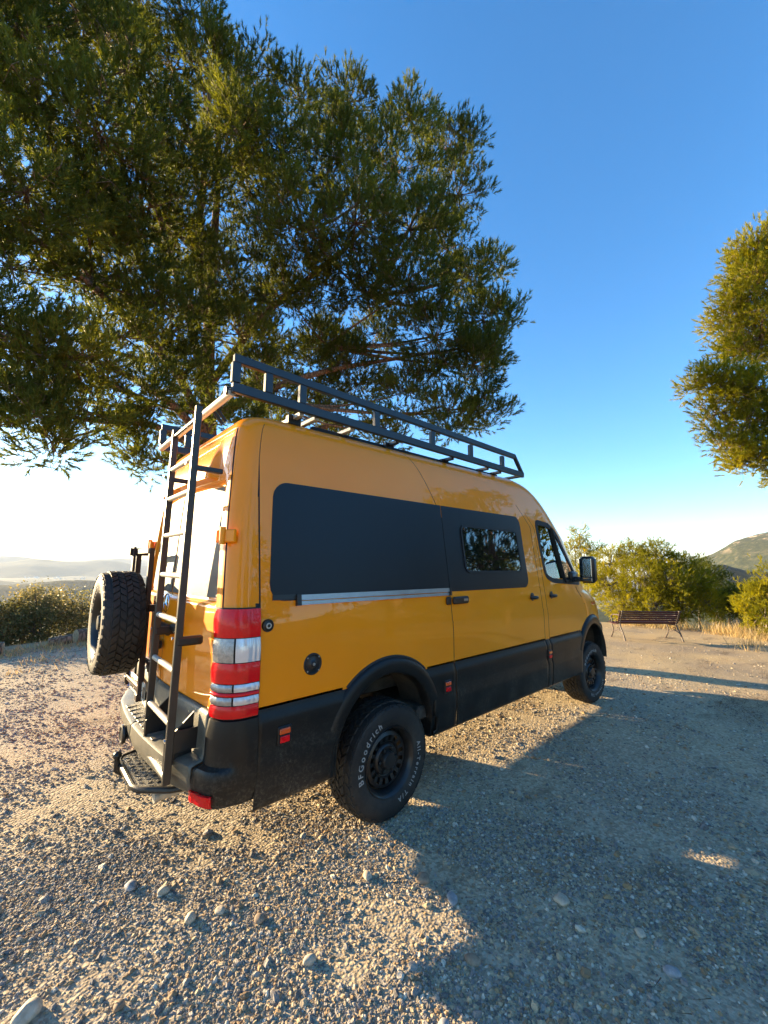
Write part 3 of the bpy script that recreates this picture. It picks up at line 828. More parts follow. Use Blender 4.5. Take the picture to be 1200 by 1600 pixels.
for side in (-1, 1):
    build_cladding(side, -1.035, -.055); build_cladding(side, -.055, .675); build_cladding(side, .685, 2.28); build_cladding(side, 2.29, 2.38); build_cladding(side, 2.39, 3.44); build_cladding(side, 3.45, 3.655); build_cladding(side, 3.655, 4.3)
    for (cxx, czz), R0, Rw in ((RA, .435, .0), (FA, .425, .0)):
        prof = [(R0, -.07), (R0, .016), (R0 + .006, .026), (R0 + .020, .031), (R0 + .060, .034), (R0 + .092, .028), (R0 + .106, .016), (R0 + .110, .000)]
        vs = []; fs = []; K = 44; a0, a1 = (-14, 196)
        for k in range(K + 1):
            a = rad(a0 + (a1 - a0) * k / K)
            for (r_, o_) in prof:
                x = cxx + r_ * math.cos(a) * 1.02; z = czz + r_ * math.sin(a)
                zz = max(z, .42); q = S(cx(x, zz), zz); 
                bump_ = o_ if o_ <= 0 else (o_ * (.25 + .75 * sst((z - .50) / .28)) + .014 * (1 - sst((z - .50) / .28)))
                vs.append((x, (q.y - bump_) * (1 if side < 0 else -1), z if z > .45 else max(z, .455)))
        P = len(prof)
        for k in range(K):
            for j in range(P - 1):
                q = (k * P + j, (k + 1) * P + j, (k + 1) * P + j + 1, k * P + j + 1); fs.append(q if side > 0 else q[::-1])
        o = obj_from('wheel_arch', vs, fs, M['plastic'], van, True, None, 50)
        tv = []; tf = []; a_lim = math.degrees(math.asin(min(1, (.965 - czz) / (R0 + .116))))
        for k in range(31):
            a = rad(a_lim + (180 - 2 * a_lim) * k / 30)
            for (r_, o_) in ((R0 + .104, .010), (R0 + .110, .012), (R0 + .122, .008), (R0 + .124, -.002)):
                x = cxx + r_ * math.cos(a) * 1.02; z = czz + r_ * math.sin(a); q = S(cx(x, z), z); tv.append((x, (q.y - o_) * (1 if side < 0 else -1), z))
        for k in range(30):
            for j in range(3):
                q = (k * 4 + j, (k + 1) * 4 + j, (k + 1) * 4 + j + 1, k * 4 + j + 1); tf.append(q if side > 0 else q[::-1])
        obj_from('arch_trim', tv, tf, M['seal'], van)
        # inner liner
        vs = []; fs = []; K = 26
        for k in range(K + 1):
            a = rad(-8 + 196 * k / K); r_ = R0 + .02
            for y_ in (-.985, -.66):
                vs.append((cxx + r_ * math.cos(a), y_ * (1 if side < 0 else -1), czz + r_ * math.sin(a)))
        for k in range(K): fs.append((2 * k, 2 * k + 1, 2 * k + 3, 2 * k + 2))
        cen = len(vs); 
        obj_from('arch_liner', vs, fs, M['under'], van, True, None, 60)
# wheel-arch flare upper black edge is part of the same moulding; thin black trim line along the top of the cladding
for side in (-1, 1):
    for a, b in ((-1.03, -.462), (.345, .674), (.688, 2.278), (2.392, 3.23)):
        side_strip('trim_line', a, b, .953, .972, .005, .004, M['seal'], van, side, 24, 2)

# underbody
mb = MB()
mb.box((1.75, 0, .62), (1.9 + 1.0, 1.90, .10), None, .02)
mb.box((-.85, 0, .66), (.60, 1.80, .12), None, .02)
for y_ in (-.42, .42): mb.box((1.8, y_, .56), (5.6, .08, .14), None, .01)
mb.box((1.8, 0, .80), (5.6, 1.28, .10), None, .01)
mb.tube([(0, -.80, .385), (0, .80, .385)], .055, 12); mb.tube([(0, -.12, .385), (0, .14, .385)], [.10, .16], 14)
mb.tube([(WF, -.80, .385), (WF, .80, .385)], .045, 12)
mb.tube([(.1, .02, .42), (3.0, .05, .50)], .045, 10)
mb.tube([(2.8, -.35, .50), (.9, -.45, .47), (.3, -.58, .50), (-.3, -.58, .60), (-.8, -.55, .50), (-1.2, -.55, .44)], .035, 10)
for y_ in (-.60, .60): mb.beam((-.72, y_, .56), (.72, y_, .56), .07, .05, .005)
for y_ in (-.5, .5): mb.box((-.95, y_, .47), (.25, .12, .10), None, .01)
mb.build('underbody', M['under'], van)

# ---- rear: bumper with steps
def rear_shell(name, rows_z, c0, c1, prof, mat, side, thick=.012, n=26, parent=van):
    """prof: list of (z, off) going down the section; offsets measured outward from the body skin"""
    rows = []
    vs = []; nc = n + 1
    for (z, o_) in prof:
        for j in range(nc):
            c = c0 + (c1 - c0) * j / n
            k = o_ if not callable(o_) else o_(c)
            q = Sbase(c, max(.42, min(z, 1.4))); nn = Snorm(c, max(.42, min(z, 1.4))); nn.z = 0; nn.normalize()
            vs.append((q.x + nn.x * k, (q.y + nn.y * k) * (1 if side < 0 else -1), z))
    fs = []
    for i in range(len(prof) - 1):
        for j in range(n):
            q = (i * nc + j, (i + 1) * nc + j, (i + 1) * nc + j + 1, i * nc + j + 1); fs.append(q if side < 0 else q[::-1])
    o = obj_from(name, vs, fs, mat, parent, True, None, 32)
    md = o.modifiers.new('thickness', 'SOLIDIFY'); md.thickness = thick; md.offset = -1
    return o
def stepf(c):     # how far the lower bumper sticks out: deep across the middle, tapering at the corners
    return .155 - .075 * sst((c - .62) / .5) - .065 * sst((c - 1.3) / .9)
for side in (-1, 1):
    # body-coloured door bottoms end at .955: dark panel behind the number plate
    rear_shell('bumper', None, 0.0, .98, [(.960, .006), (.935, .020), (.80, .026), (.745, .030), (.720, .036), (.712, lambda c: stepf(c) - .02), (.700, lambda c: stepf(c)), (.640, lambda c: stepf(c) + .004), (.575, lambda c: stepf(c) - .012), (.535, lambda c: stepf(c) - .05), (.525, -.02)], M['bumper'], side)
    # corner piece, taller, wraps to the side seam
    rear_shell('bumper_corner', None, 1.0, 2.98, [(.940, .006), (.930, .020), (.86, .034), (.76, .036), (.715, .040), (.705, lambda c: max(.040, stepf(c) - .01)), (.69, lambda c: max(.040, stepf(c))), (.63, lambda c: max(.040, stepf(c) + .003)), (.57, lambda c: max(.036, stepf(c) - .012)), (.52, lambda c: max(.022, stepf(c) - .03)), (.50, -.01)], M['plastic'], side)
    rear_shell('reflector', None, .99, 1.42, [(.598, lambda c: stepf(c) + .000), (.594, lambda c: stepf(c) + .010), (.538, lambda c: stepf(c) + .002), (.534, lambda c: stepf(c) - .012)], M['red'], side, .006, 10)
# ribs on the step
for k in range(9):
    y_ = -.36 + .09 * k; mb = MB(); mb.box((-1.35, y_, .716), (.07, .05, .006), None, .002); mb.build('step_tread', M['tread'], van)

# number plate, with lamp bar
pl = MB(); pl.box((-1.322, .42, .845), (.012, .52, .12), None, .003); plate = pl.build('number_plate', M['plate'], van)
pb = MB(); pb.box((-1.330, .655, .845), (.004, .04, .11)); pb.build('plate_band', M['blue'], plate)
for k, yk in enumerate((.56, .50, .44, .38, .29, .23, .17)):
    pg = MB(); pg.box((-1.330, yk, .845), (.004, .008, .075))
    if k % 2 == 0: pg.box((-1.330, yk - .015, .88), (.004, .022, .008)); pg.box((-1.330, yk - .03, .845), (.004, .007, .075))
    else: pg.box((-1.330, yk - .015, .81), (.004, .022, .008)); pg.box((-1.330, yk - .015, .85), (.004, .022, .008))
    pg.build('plate_character', M['black'], plate)

# ---- rear doors: satin film panels in the recesses, hinges, handle, badge
for side, rd in ((-1, rdoorR), (1, rdoorL)):
    rows = []
    z0, z1, r_ = 1.545, 2.228, .06
    for t in [0, .05, .15, .3, .55, 1] + list(np.linspace(1, 0, 2))[0:0]:
        z = z0 + r_ * t; k = r_ - math.sqrt(max(0, r_ ** 2 - (r_ - r_ * t) ** 2)); rows.append((z, [.02 + (.915 - k / .8 - .02) * j / 20 for j in range(21)]))
    for z in np.linspace(z0 + r_, z1 - r_, 8)[1:-1]: rows.append((z, [.02 + .895 * j / 20 for j in range(21)]))
    for t in [1, .55, .3, .15, .05, 0]:
        z = z1 - r_ * t; k = r_ - math.sqrt(max(0, r_ ** 2 - (r_ - r_ * t) ** 2)); rows.append((z, [.02 + (.915 - k / .8 - .02) * j / 20 for j in range(21)]))
    shell('rear_window_panel', rows, M['rearpanel'], rd, side, .006, .010)
    for zh in (1.90, 1.30):
        if zh == 1.30 : continue
        mb = MB(); sy = 1 if side < 0 else -1
        for (ca, cb, o1) in ((1.0, 1.26, .022), (1.26, 1.55, .026)):
            q0 = S(ca, zh, o1); q1 = S(cb, zh, o1)
            mb.beam((q0.x, q0.y * sy, q0.z), (q1.x, q1.y * sy, q1.z), .024, .075, .006)
        q = S(1.25, zh, .040); mb.tube([(q.x, q.y * sy, q.z - .05), (q.x, q.y * sy, q.z + .05)], .017, 12)
        q = S(1.02, zh, .03); mb.tube([(q.x, q.y * sy, q.z - .035), (q.x, q.y * sy, q.z + .035)], .012, 10)
        mb.build('hinge', M['paint'], rd, True)
    for cc, zz in ((.93, 2.33), (.9, 1.47)):
        pass
# overhang mouldings above the rear windows
hd = MB()
# handle on the right rear door and latches
mb = MB(); mb.box((-1.30, -.12, 1.315), (.05, .24, .07), None, .018); mb.box((-1.285, -.31, 1.335), (.04, .14, .05), None, .014)
mb.build('handle', M['black'], rdoorR, True)
mb = MB(); mb.tube([(-1.285, -.02, 1.195), (-1.31, -.02, 1.195)], .028, 14); mb.box((-1.295, .07, 1.205), (.03, .14, .035), None, .01)
mb.build('lock', M['black'], rdoorR, True)
mb = MB(); mb.tube([(-1.28, .10, 1.03), (-1.33, .10, 1.03)], .035, 14); mb.box((-1.30, .23, 1.045), (.04, .20, .04), None, .012)
mb.build('latch', M['black'], rdoorL, True)
# star emblem: ring with three arms
mb = MB(); n = 28; R0, r0 = .062, .006; cen = Vector((-1.262, .02, 1.47))
ring = [cen + Vector((0, R0 * math.cos(2 * math.pi * k / n), R0 * math.sin(2 * math.pi * k / n))) for k in range(n)]
mb.tube(ring + [ring[0]], r0, 8, False)
for a in (90, 210, 330):
    tip = cen + Vector((0, R0 * math.cos(rad(a)), R0 * math.sin(rad(a)))); side_ = Vector((0, -math.sin(rad(a)), math.cos(rad(a)))) * .012
    mb.add([cen + side_, tip, cen - side_, cen + Vector((-.012, 0, 0)), cen + Vector((.004, 0, 0))], [(0, 1, 3), (1, 2, 3), (2, 0, 3), (1, 0, 4), (2, 1, 4), (0, 2, 4)])
mb.build('emblem', M['chrome'], rdoorR, True, 50)

# ---- tail lights
def tail(side):
    lamp = shell('tail_light', [(z, [c for c in np.linspace(.985, 2.97, 22)]) for z in np.linspace(.922, 1.505, 12)], M['seal'], van, side, .010, .02)
    segs = [(1.348, 1.497, 'red'), (1.222, 1.344, 'clear'), (1.116, 1.218, 'red'), (1.074, 1.112, 'clear'), (1.052, 1.070, 'red'), (1.008, 1.048, 'clear'), (.943, 1.004, 'red')]
    for (a, b, mname) in segs:
        e = .03
        rows = []
        for k in range(7):
            z = a + (b - a) * k / 6
            rd_ = 0
            if b > 1.49: rd_ = .10 * max(0, (z - 1.44) / .057) ** 2
            rows.append((z, list(np.linspace(1.01 + rd_, 2.92, 24))))
        def offz(c, z, a=a, b=b, nm=mname):
            t = (z - a) / (b - a)
            return .018 + .006 * math.sin(math.pi * min(1, max(0, t))) + (.0015 * math.sin(c * 60) if nm == 'clear' else .001 * math.sin(c * 38))
        if mname == 'clear':
            ra = [(z, list(np.linspace(cs_[0], 1.62, 10))) for z, cs_ in rows]; rb = [(z, list(np.linspace(1.66, cs_[-1], 16))) for z, cs_ in rows]
            shell('lens', ra, M['clear_grey'], lamp, side, .018, .006, offz); shell('lens', rb, M['clear'], lamp, side, .018, .006, offz)
        else: shell('lens', rows, M[mname], lamp, side, .018, .006, offz)
for side in (-1, 1): tail(side)

# ---- side details
def round_plug(x, z, r, parent, name, inner=True, side=-1):
    q = S(cx(x, z), z); mb = MB(); y0 = q.y
    prof = [(r, .002), (r, -.006), (r * .93, -.011), (r * .80, -.011), (r * .74, -.006), (r * .5, -.008), (r * .34, -.012), (r * .25, -.018), (0.0005, -.019)]
    mb.lathe([(a, y0 + b) for a, b in prof], 32, (q.x, 0, q.z))
    return mb.build(name, M['black'], parent, True, 30), q
o, q = round_plug(-.985, 1.40, .036, van, 'socket'); mb = MB(); mb.lathe([(.016, q.y - .0135), (.016, q.y - .019), (.010, q.y - .019), (.009, q.y - .0135)], 20, (q.x, 0, q.z)); mb.build('lock_ring', M['galv'], o, True)
o, q = round_plug(-.69, 1.150, .064, van, 'filler_cap')
mb = MB()
for k in range(4):
    mb = MB(); a = rad(45 + 90 * k); mb.lathe([(.005, q.y - .011), (.005, q.y - .014), (.0005, q.y - .015)], 8, (q.x + .055 * math.cos(a), 0, q.z + .055 * math.sin(a))); mb.build('screw', M['alu'], o, True)
mb = MB(); mb.lathe([(.010, q.y - .018), (.009, q.y - .023), (.0005, q.y - .024)], 12, (q.x, 0, q.z))
mb.build('screw', M['alu'], o, True)
# side markers
for (x, z) in ((-.875, .805), (.565, .795), (2.335, .800)):
    for side in (-1, 1):
        sy = 1 if side < 0 else -1; q = S(cx(x, z), z, .030)
        mb = MB(); mb.box((q.x, (q.y) * sy, q.z), (.085, .014, .095), None, .004); mk = mb.build('side_marker', M['black'], van)
        mb = MB(); mb.box((q.x, (q.y - .008) * sy, q.z + .022), (.066, .012, .030), None, .004); mb.build('lens', M['amber'], mk)
        mb = MB(); mb.box((q.x, (q.y - .008) * sy, q.z - .020), (.058, .012, .034), None, .004); mb.build('lens', M['red'], mk)
# handles
def handle(x, z, parent, L=.13, side=-1):
    q = S(cx(x, z), z); sy = 1 if side < 0 else -1
    mb = MB(); mb.tube([(q.x - L / 2, (q.y - .018) * sy, q.z), (q.x - L * .2, (q.y - .038) * sy, q.z), (q.x + L * .25, (q.y - .038) * sy, q.z), (q.x + L / 2, (q.y - .014) * sy, q.z)], [.014, .019, .019, .013], 12)
    mb.lathe([(.045, q.y * sy - .001 * sy), (.040, (q.y - .004) * sy), (.0005, (q.y - .002) * sy)], 20, (q.x, 0, q.z + .005))
    return mb.build('handle', M['black'], parent, True)
handle(2.08, 1.42, sdoor); handle(2.53, 1.42, cdoorR); handle(2.53, 1.42, cdoorL, side=1)
q = S(cx(.78, 1.455), 1.455)
mb = MB(); mb.box((.80, q.y - .016, 1.455), (.215, .030, .062), None, .012); h = mb.build('handle', M['black'], sdoor, True)
mb = MB(); mb.box((.855, q.y - .032, 1.457), (.060, .004, .020), None, .001); mb.build('badge', M['alu'], h)
mb = MB(); mb.box((.640, q.y - .012, 1.457), (.060, .026, .066), None, .010); mb.build('door_stop', M['black'], van, True)
# repeater
q = S(cx(3.78, 1.27), 1.27)
mb = MB(); mb.box((3.78, q.y - .006, 1.27), (.11, .018, .045), Matrix.Rotation(-.05, 3, 'Z'), .008); mb.build('side_repeater', M['amber'], van)
# mirrors
for side in (-1, 1):
    sy = 1 if side < 0 else -1
    mb = MB()
    mb.box((3.19, -1.15 * sy, 1.72), (.13, .19, .33), Matrix.Rotation(-.12 * sy, 3, 'Z'), .04)
    mb.beam((3.22, -.92 * sy, 1.60), (3.20, -1.10 * sy, 1.60), .07, .06, .012); mb.box((3.24, -.945 * sy, 1.625), (.20, .05, .14), None, .02)
    hs = mb.build('mirror', M['black'], van, True, 60)
    mb = MB(); mb.box((3.122, -1.145 * sy, 1.745), (.006, .15, .22), Matrix.Rotation(-.12 * sy, 3, 'Z'), .002); mb.box((3.122, -1.145 * sy, 1.60), (.006, .15, .045), Matrix.Rotation(-.12 * sy, 3, 'Z'), .002)
    mb.build('mirror_glass', M['chrome'], hs)
# windscreen
for side in (-1, 1):
    rows = [(z, list(np.linspace(5.60, 6.0, 24))) for z in np.linspace(1.52, 2.27, 14)]
    shell('windscreen', rows, M['glass'], van, side, -.004, .004)
    rows = [(z, list(np.linspace(5.57, 5.64, 4))) for z in np.linspace(1.50, 2.30, 14)]
    shell('pillar_trim', rows, M['seal'], van, side, .004, .010)
# front bumper and grille (faces away)
for side in (-1, 1):
    def offf(c, z): return .030 * sst((z - .46) / .05) * sst((.98 - z) / .05) + .004
    shell('front_bumper', [(z, list(np.linspace(5.42, 6.0, 30))) for z in np.linspace(.46, .95, 12)], M['bumper'], van, side, .03, .01, offf)
    shell('grille', [(z, list(np.linspace(5.93, 6.0, 8))) for z in np.linspace(.98, 1.17, 6)], M['black'], van, side, .012, .01)
    shell('headlight', [(z, list(np.linspace(5.62, 5.91, 12))) for z in np.linspace(.98, 1.24, 8)], M['clear'], van, side, .012, .01)
# cab interior
mb = MB(); mb.box((2.30, 0, 1.75), (.03, 1.55, 1.2)); mb.build('bulkhead', M['inner'], van)
mb = MB(); mb.box((3.05, 0, 1.02), (1.9, 1.6, .04)); mb.build('cab_floor', M['seat'], van)
mb = MB(); mb.box((3.80, 0, 1.30), (.45, 1.55, .38), None, .08); mb.build('dashboard', M['seat'], van, True)
for y_ in (-.48, .48):
    mb = MB(); mb.box((2.80, y_, 1.20), (.50, .50, .18), None, .05); mb.box((2.56, y_, 1.52), (.14, .48, .60), Matrix.Rotation(-.15, 3, 'Y'), .05); mb.box((2.51, y_, 1.93), (.10, .26, .20), None, .04)
    mb.build('seat', M['seat'], van, True)
mb = MB(); cen = Vector((3.40, .48, 1.50)); n = 24
ring = [cen + Vector((.07 * math.sin(2 * math.pi * k / n), .19 * math.cos(2 * math.pi * k / n), .18 * math.sin(2 * math.pi * k / n))) for k in range(n)]
mb.tube(ring + [ring[0]], .014, 8, False); mb.beam(cen, (3.70, .48, 1.38), .05, .05)
mb.build('steering_wheel', M['black'], van, True)

# ---- wheels
TR, TW = .387, .262
def tyre_mesh(parent, name='tyre'):
    mb = MB(); h = TW / 2
    prof = [(.215, -h * .80), (.230, -h * .92), (.250, -h * .99), (.300, -h * 1.04), (.335, -h * 1.02), (.358, -h * .97), (TR - .020, -h * .86), (TR - .012, -h * .6), (TR - .011, 0)]
    prof = prof + [(r, -y) for r, y in prof[-2::-1]]
    mb.lathe(prof, 96)
    rings = [(-.80, .17, 34, 0.0), (-.46, .26, 40, .5), (-.13, .24, 40, 0.1), (.20, .24, 40, .6), (.50, .26, 40, .2), (.82, .17, 34, .5)]
    for ri, (yc, wf, N, ph) in enumerate(rings):
        for k in range(N):
            a = 2 * math.pi * (k + ph) / N; yy = yc * h
            da = 2 * math.pi / N * .40; sk = .30 * (1 if ri % 2 else -1) * da
            hw = wf * h * .62; rt_ = TR - .001 - (.010 if ri in (0, 5) else 0)
            ri_ = TR - .016 - (.012 if ri in (0, 5) else 0)
            vs = []
            for (rr_, sh) in ((ri_, 1.0), (rt_, .9)):
                for (sa, sy_) in ((-1, -1), (1, -1), (1, 1), (-1, 1)):
                    aa = a + da * sa * sh + sk * sy_ * 2; yv = yy + hw * sy_ * sh
                    if ri == 0 and sy_ < 0: yv -= .004; rr2 = rr_ - .006
                    elif ri == 5 and sy_ > 0: yv += .004; rr2 = rr_ - .006
                    else: rr2 = rr_
                    vs.append((rr2 * math.cos(aa), yv, rr2 * math.sin(aa)))
            mb.add(vs, [(0, 1, 2, 3), (7, 6, 5, 4), (0, 4, 5, 1), (1, 5, 6, 2), (2, 6, 7, 3), (3, 7, 4, 0)])
            if ri in (0, 5):   # shoulder lugs reaching down the side wall
                s_ = -1 if ri == 0 else 1; vs = []
                for (ro, yo) in ((TR - .024, .93), (.350, 1.00 if k % 2 else .985)):
                    for sa in (-1, 1):
                        for e in (0, .006):
                            aa = a + da * .8 * sa; vs.append((ro * math.cos(aa), s_ * (h * yo + e), ro * math.sin(aa)))
                mb.add(vs, [(1, 3, 7, 5), (0, 1, 5, 4), (2, 6, 7, 3), (4, 5, 7, 6), (0, 2, 3, 1)])
    return mb.build(name, M['rubber'], parent, True, 25)

def rim_mesh(parent, y0):
    """steel wheel, face towards -y; y0 = plane of the tyre centre"""
    mb = MB(); h = TW / 2
    prof = [(.214, h * .8), (.205, h * .72), (.190, h * .5), (.190, -h * .3), (.204, -h * .74), (.212, -h * .88), (.226, -h * .98), (.230, -h * .92)]
    mb.lathe(prof, 64)
    disc = [(.192, -h * .40), (.182, -h * .58), (.158, -h * .66), (.120, -h * .60), (.112, -h * .50), (.106, -h * .48), (.098, -h * .62), (.090, -h * .66), (.060, -h * .62), (.058, -h * .80), (.050, -h * .90), (.0005, -h * .92)]
    mb.lathe(disc, 64, skip=lambda i, k: i == 2 and k % 4 in (1, 2))
    for k in range(6):
        a = 2 * math.pi * k / 6; mb.lathe([(.012, -h * .62), (.012, -h * .78), (.0005, -h * .80)], 8, (.077 * math.cos(a), 0, .077 * math.sin(a)))
    mb.lathe([(.170, -h * .1), (.0005, -h * .1)], 32)      # brake disc behind the holes
    return mb.build('rim', M['steel_black'], parent, True, 35)

def text_ring(txt, r_mid, a_start, size, y, parent, spacing=1.0):
    """raised lettering running clockwise, tops outward, on a plane facing -y"""
    cu = bpy.data.curves.new('lettering', 'FONT'); cu.body = txt; cu.size = size; cu.extrude = 0.0012; cu.space_character = spacing; cu.resolution_u = 3; cu.offset = size * .012
    tmp = bpy.data.objects.new('lettering', cu); col.objects.link(tmp)
    bpy.context.view_layer.update()
    dg = bpy.context.evaluated_depsgraph_get()
    me = bpy.data.meshes.new_from_object(tmp.evaluated_get(dg)); bpy.data.objects.remove(tmp)
    for v in me.vertices:
        x, yy, zz = v.co; a = a_start - x / r_mid; r_ = r_mid - size * .35 + yy
        v.co = (r_ * math.cos(a), y - zz, r_ * math.sin(a))
    me.materials.clear(); me.materials.append(M['white'])
    o = bpy.data.objects.new('lettering', me); col.objects.link(o); o.parent = parent
    return o

def make_wheel(x, y, side, rot=0.0, steer=0.0):
    e = bpy.data.objects.new('wheel', None); col.objects.link(e); e.parent = van
    tyre_mesh(e); rim_mesh(e, 0)
    h = TW / 2
    text_ring('BFGoodrich', .280, rad(194), .060, -h * 1.03, e, 1.42)
    text_ring('All-Terrain T/A', .280, rad(14), .048, -h * 1.03, e, 1.42)
    return e
wr = make_wheel(0, 0, -1)
wheels = [wr]
for k in range(3):
    c = wr.copy(); col.objects.link(c); c.parent = van
    for ch in wr.children:
        d = ch.copy(); col.objects.link(d); d.parent = c
    wheels.append(c)
yo = -.970 + TW / 2 * 1.0
for wobj, (x, y, rz, ry) in zip(wheels, ((WR, yo - .0, 0, 0), (WF, yo, rad(-3), rad(40)), (WR, -yo, math.pi, rad(10)), (WF, -yo, math.pi - rad(3), rad(70)))):
    wobj.location = (x, y, .385); wobj.rotation_euler = (0, ry, rz)

# ---- spare wheel on its carrier (axis along x, outer face to the rear)
sw = bpy.data.objects.new('spare_wheel', None); col.objects.link(sw); sw.parent = van
for ch in wr.children:
    d = ch.copy(); col.objects.link(d); d.parent = sw
sw.scale = (.955, .955, .955); sw.location = (-1.490, .43, 1.318); sw.rotation_euler = (0, rad(25), rad(-90))
mb = MB()
for y_ in (.24, .66): mb.beam((-1.335, y_, .80), (-1.335, y_, 1.86), .035, .035, .004, Vector((0, 1, 0)))
for z_ in (.86, 1.20, 1.42): mb.beam((-1.335, .24, z_), (-1.335, .66, z_), .035, .035, .004)
mb.beam((-1.345, .24, 1.84), (-1.345, .74, 1.84), .030, .040, .004); mb.beam((-1.23, .68, 1.84), (-1.40, .68, 1.84), .05, .06, .004)
mb.tube([(-1.34, .42, 1.31), (-1.50, .42, 1.31)], .06, 16); mb.tube([(-1.34, .42, 1.31), (-1.345, .42, 1.31)], .13, 20)
mb.beam((-1.24, .24, .80), (-1.36, .24, .80), .05, .05); mb.beam((-1.24, .66, .84), (-1.36, .66, .84), .05, .05); mb.beam((-1.22, .24, 1.42), (-1.33, .24, 1.42), .05, .05); mb.beam((-1.22, .66, 1.42), (-1.33, .66, 1.42), .05, .05)
mb.beam((-1.37, .66, 1.55), (-1.37, .66, 1.88), .02, .05, .003, Vector((0, 1, 0)))
mb.build('wheel_carrier', M['carrier'], van)

# ---- ladder on the right rear door
lad = bpy.data.objects.new('ladder', None); col.objects.link(lad); lad.parent = van
LB, LT = Vector((-1.385, 0, .60)), Vector((-1.360, 0, 2.645))
for y_ in (-.722, -.255):
    mb = MB(); mb.beam((LB.x, y_, LB.z + (.02 if y_ > -.5 else 0)), (LT.x, y_, LT.z + (.0 if y_ > -.5 else .03)), .038, .028, .004, Vector((0, 1, 0)))
    mb.build('ladder_rail', M['ladder'], lad)
for z_ in (.635, .895, 1.165, 1.425, 1.675, 1.925, 2.165, 2.365, 2.60):
    t = (z_ - LB.z) / (LT.z - LB.z); x_ = LB.x + (LT.x - LB.x) * t
    mb = MB(); mb.tube([(x_, -.708, z_), (x_, -.269, z_)], .0165 if z_ < 2.59 else .013, 12)
    mb.build('rung', M['galv'] if z_ < 2.5 else M['ladder'], lad, True)
mb = MB()
for y_ in (-.722, -.255):
    mb.beam((-1.20, y_, 2.30), (-1.375, y_, 2.30), .03, .03)
    mb.beam((-1.24, y_, .80), (-1.40, y_, .80), .012, .11, .002); mb.beam((-1.25, y_, 1.32), (-1.39, y_, 1.32), .04, .05, .01)
mb.build('ladder_bracket', M['black'], lad)
for y_ in (-.722, -.255):
    for z_ in (.80, 1.32, 2.30):
        mb = MB(); mb.tube([(-1.405, y_, z_ + .02), (-1.412, y_, z_ + .02)], .009, 6); mb.build('bolt', M['alu'], lad)
# triangular black supports below the lower rungs
mb = MB()
for y_ in (-.70, -.28):
    mb.add([(-1.26, y_, .93), (-1.40, y_, .80), (-1.40, y_, .66), (-1.26, y_, .72), (-1.26, y_ + .012, .93), (-1.40, y_ + .012, .80), (-1.40, y_ + .012, .66), (-1.26, y_ + .012, .72)],
           [(0, 1, 2, 3), (7, 6, 5, 4), (0, 4, 5, 1), (1, 5, 6, 2), (2, 6, 7, 3), (3, 7, 4, 0)])
mb.build('ladder_gusset', M['black'], lad)

# ---- tow bar, foot step, ball
mb = MB()
vs = []; fs = []
out2 = [(-1.19, -.56), (-1.30, -.52), (-1.435, -.40), (-1.455, -.34), (-1.455, .06), (-1.43, .12), (-1.19, .20)]
mb.tube([(x, y, .47) for x, y in out2], .018, 10)
mb.build('foot_step_frame', M['ladder'], van, True)
mb = MB(); n = len(out2)
mb.add([(x * .99, y, .478) for x, y in out2] + [(x * .99, y, .466) for x, y in out2], [tuple(range(n)), tuple(range(2 * n - 1, n - 1, -1))] + [(i, i + n, (i + 1) % n + n, (i + 1) % n) for i in range(n)])
for i in range(6):
    for j in range(12):
        x_ = -1.22 - .038 * i; y_ = -.42 + .05 * j + (.025 if i % 2 else 0)
        if y_ < .10 and not (i > 4 and y_ < -.36): mb.box((x_, y_, .480), (.026, .007, .005), Matrix.Rotation(.7 if (i + j) % 2 else -.7, 3, 'Z'))
fsp = mb.build('foot_step', M['tread'], van)
mb = MB(); mb.tube([(-1.10, -.42, .42), (-1.34, -.42, .415)], .030, 12); mb.tube([(-1.34, -.42, .415), (-1.36, -.42, .415)], .034, 12)
mb.build('exhaust_tip', M['galv'], van, True)
mb = MB(); mb.beam((-1.05, .0, .45), (-1.40, .0, .43), .06, .06); mb.tube([(-1.38, .0, .43), (-1.44, .0, .42), (-1.475, .0, .45), (-1.48, .0, .51)], [.028, .026, .022, .016], 12)
mb.tube([(-1.48, 0, .51 + .024 * (1 - math.cos(t)) * 1.0) for t in np.linspace(0, math.pi, 9)], [max(.002, .026 * math.sin(t)) if t > .5 else .015 for t in np.linspace(0, math.pi, 9)], 14)
mb.build('tow_ball', M['black'], van, True, 60)
mb = MB(); mb.tube([(-1.36, .16, .60), (-1.44, .16, .60)], .035, 12); mb.tube([(-1.43, .16 + .05 * math.cos(a), .60 + .05 * math.sin(a)) for a in np.linspace(0, 2 * math.pi, 15)], .014, 8)
mb.build('trailer_socket', M['black'], van, True)

# ---- roof rack
rack = bpy.data.objects.new('roof_rack', None); col.objects.link(rack); rack.parent = van
for y_ in (-.835, .835):
    s_ = -1 if y_ < 0 else 1
    mb = MB(); mb.beam((-1.215, y_, 2.990), (2.075, y_, 3.012), .035, .054); mb.build('rack_rail', M['rack'], rack)
    mb = MB(); mb.beam((-1.215, y_, 2.802), (2.250, y_, 2.824), .035, .062); mb.build('rack_rail', M['rack'], rack)
    mb = MB(); mb.beam((2.062, y_, 3.02), (2.245, y_, 2.82), .034, .038, .004, Vector((0, 1, 0))); mb.build('rack_post', M['rack'], rack)
    for x_ in (-1.198, -.985, -.735, -.06, .62, 1.21, 1.80):
        mb = MB(); mb.beam((x_, y_, 2.834), (x_, y_, 2.965), .052, .036, .004, Vector((0, 1, 0)) if True else None); mb.build('rack_post', M['rack'], rack)
mb = MB(); mb.tube([(-1.205, -.815, 2.782), (-1.205, .815, 2.782)], .025, 14); mb.build('rack_crossbar', M['galv'], rack, True)
